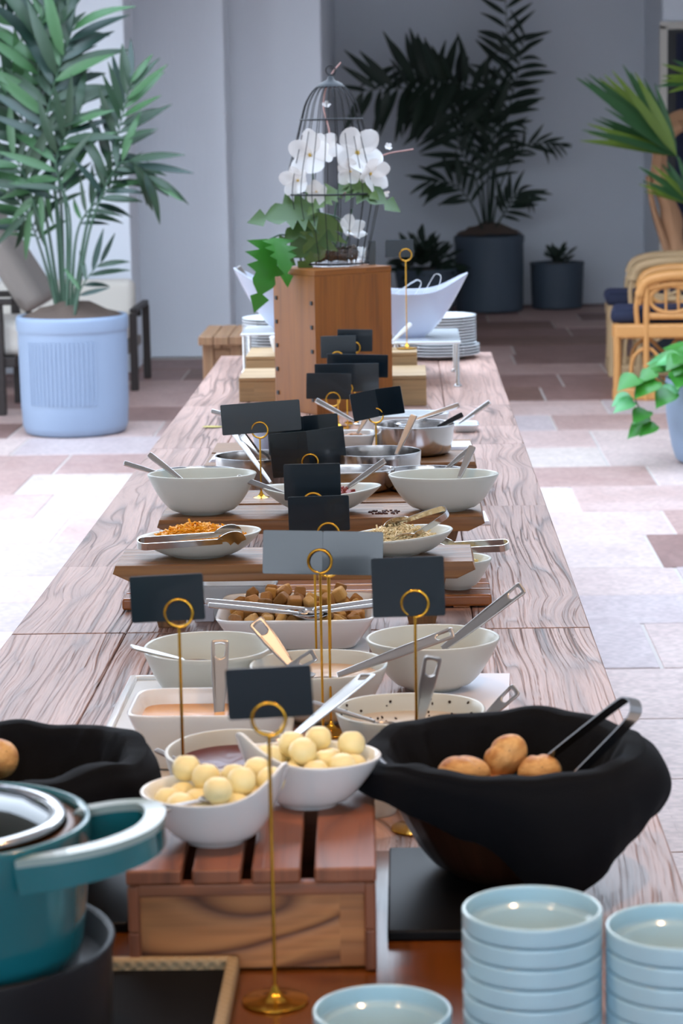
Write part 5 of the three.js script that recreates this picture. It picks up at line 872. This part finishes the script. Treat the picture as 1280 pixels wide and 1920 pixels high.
  const flower = (px, py, r, face, n = 5, dz = 0.05) => { const f = part('flower', new THREE.SphereGeometry(r * 0.12, 12, 8), std('#d9b44a', 0.6), pt); f.position.set(...at(px, py, dz)); f.quaternion.setFromUnitVectors(V3(0, 1, 0), V3(...face).normalize()); for (let i = 0; i < n; i++) { const q = part('petal', petal, M.petal, f); const a = i / n * 6.2832 + rr(-0.15, 0.15); aim(q, V3(0, 0.001 * i, 0), V3(Math.cos(a), 0.25 + 0.1 * (i % 2), Math.sin(a)), V3(0, 1, 0)); const l = r * rr(0.9, 1.1); q.scale.set(l, l, l * 0.95); } };
  flower(588, 300, 0.07, [-0.3, 0.15, 1]); flower(565, 345, 0.05, [-0.5, 0, 1], 5, 0.06); flower(610, 290, 0.05, [0.3, 0.3, 1], 5, 0.02); flower(672, 298, 0.08, [0.35, 0.25, 1]); flower(695, 335, 0.06, [0.7, -0.1, 0.8], 5, 0.06); flower(660, 330, 0.045, [-0.1, 0, 1], 5, 0.075); flower(655, 440, 0.05, [0.5, 0.7, 0.6], 6, 0.05); flower(598, 365, 0.04, [-0.2, -0.2, 1], 5, 0.07);
  flower(728, 290, 0.014, [0.4, 0.6, 0.8], 5, 0.02); flower(722, 372, 0.014, [0.6, -0.3, 0.8], 4, 0.04); flower(618, 212, 0.014, [0, 0.6, 0.8], 4, 0.03);
}
// boat bowls, risers and plates behind the pedestal
function boat(label, x, y, z, rx, rz, h, dir) {
  const lip = (a) => { const c = Math.cos(a) * dir; return c > 0 ? 0.06 * Math.pow(c, 3) : 0.03 * c * c; };
  return single('boat_bowl', vessel({ rx, rz, h, foot: 0.3, p: 0.75, t: 0.005, lip, seg: 64, n: 14, point: 0.16 }), M.frost, label, 'bowl', [x, y, z]);
}
boat('frosted white boat-shaped salad bowl with tongs, on the plant side of the pedestal', 0.007, 0.909 + 0.0005, -7.97, 0.168, 0.13, 0.15, 1);
boat('frosted white boat-shaped salad bowl on the bench-stool side of the pedestal', -0.426, 0.898 + 0.0005, -8.46, 0.16, 0.13, 0.16, -1);
const clear = std('#e9edf3', 0.25, { transmission: 0.5, thickness: 0 });
tongs('clear plastic tongs standing in the boat bowl, nearer the pedestal', [-0.051, 1.007, -7.9], [0.042, 1.097, -7.92], { gap: 0.03, w: 0.008, mat: M.white, up: [0, 0.3, 1], head: 0.5 });
tongs('clear plastic tongs standing upright in the boat bowl, farther from the pedestal', [0.046, 0.984, -7.95], [0.104, 1.117, -7.95], { gap: 0.024, w: 0.007, mat: M.white, up: [0, 0.3, 1], head: 0.5 });
ladle('white plastic salad spoon leaning out low between boat bowl and pedestal', [-0.051, 0.919, -7.72], [0.01, 0.974, -7.74], { name: 'salad_spoon', cat: 'spoon', slot: false, w: 0.007, th: 0.005, bowl: 0.012, mat: M.white });
ladle('tubular dark handle rising from the bench-stool side boat bowl', [-0.514, 1.007, -8.46], [-0.594, 1.121, -8.46], { name: 'serving_spoon', cat: 'spoon', slot: false, w: 0.009, th: 0.012, bowl: 0.016, mat: M.brushed });
function glassRiser(label, x0, x1, z0, z1, top) { const t = thing('tray_stand', label, 'stand', [(x0 + x1) / 2, T, (z0 + z1) / 2]); const w = x1 - x0, d = z0 - z1, h = top - T; part('tray', rbox(w, 0.008, d, 0.003, 0, h - 0.004, 0), M.white, t); for (const sx of [-1, 1]) for (const sz of [-1, 1]) part('leg', lathe([[0.001, 0], [0.014, 0], [0.014, 0.003], [0.006, 0.012], [0.006, h - 0.009], [0.001, h - 0.009]], 16).translate(sx * (w / 2 - 0.012), 0, sz * (d / 2 - 0.012)), M.steel, t); }
glassRiser('white tray on slim metal legs beside the tall plywood box, plate side', -0.052, 0.172, -7.79, -8.27, 0.909);
glassRiser('white tray on slim metal legs at the stool end of the pedestal', -0.581, -0.304, -8.3, -8.62, 0.898);
sauceBowl('small white dish of orange fruit tucked behind the pedestal', [-0.423, 0.918, -7.84, 0.039, 0.03], 0.859 + 0.001, { mat: M.white, foot: 0.5, name: 'serving_dish' }).m.position.z = -7.97;
{ const g = lathe([[0.001, 0.003], [0.08, 0.0], [0.083, 0.003], [0.1, 0.008], [0.132, 0.016], [0.134, 0.0185], [0.131, 0.0195], [0.098, 0.0125], [0.08, 0.007], [0.001, 0.007]], 56);
  const g2 = g.clone().scale(1.09, 1, 1.09);
  const st = (x, z, n, wide, where) => { for (let i = 0; i < n; i++) single('dinner_plate', i < wide ? g2 : g, M.white, NTH[n - 1 - i] + (i === n - 1 ? '' : ' from the top') + (i < wide ? ' wide' : '') + ' white plate, ' + where, 'plate', [x, T + i * 0.0105, z], 0, 'plates in the ' + where); };
  st(0.25 - 0.134, -8.75, 14, 4, 'stack on the plant side'); st(-0.608 + 0.134, -8.78, 14, 0, 'stack on the stool side'); }
single('name_slip', rbox(0.022, 0.072, 0.0015, 0.0005), M.card, 'small black slip standing on the pedestal beside the birdcage', 'card', [-0.106, PT + 0.0365, -7.33]);
scene.traverse((o) => { if (o.isMesh) { o.castShadow = true; o.receiveShadow = true; } });
renderer.render(scene, camera);
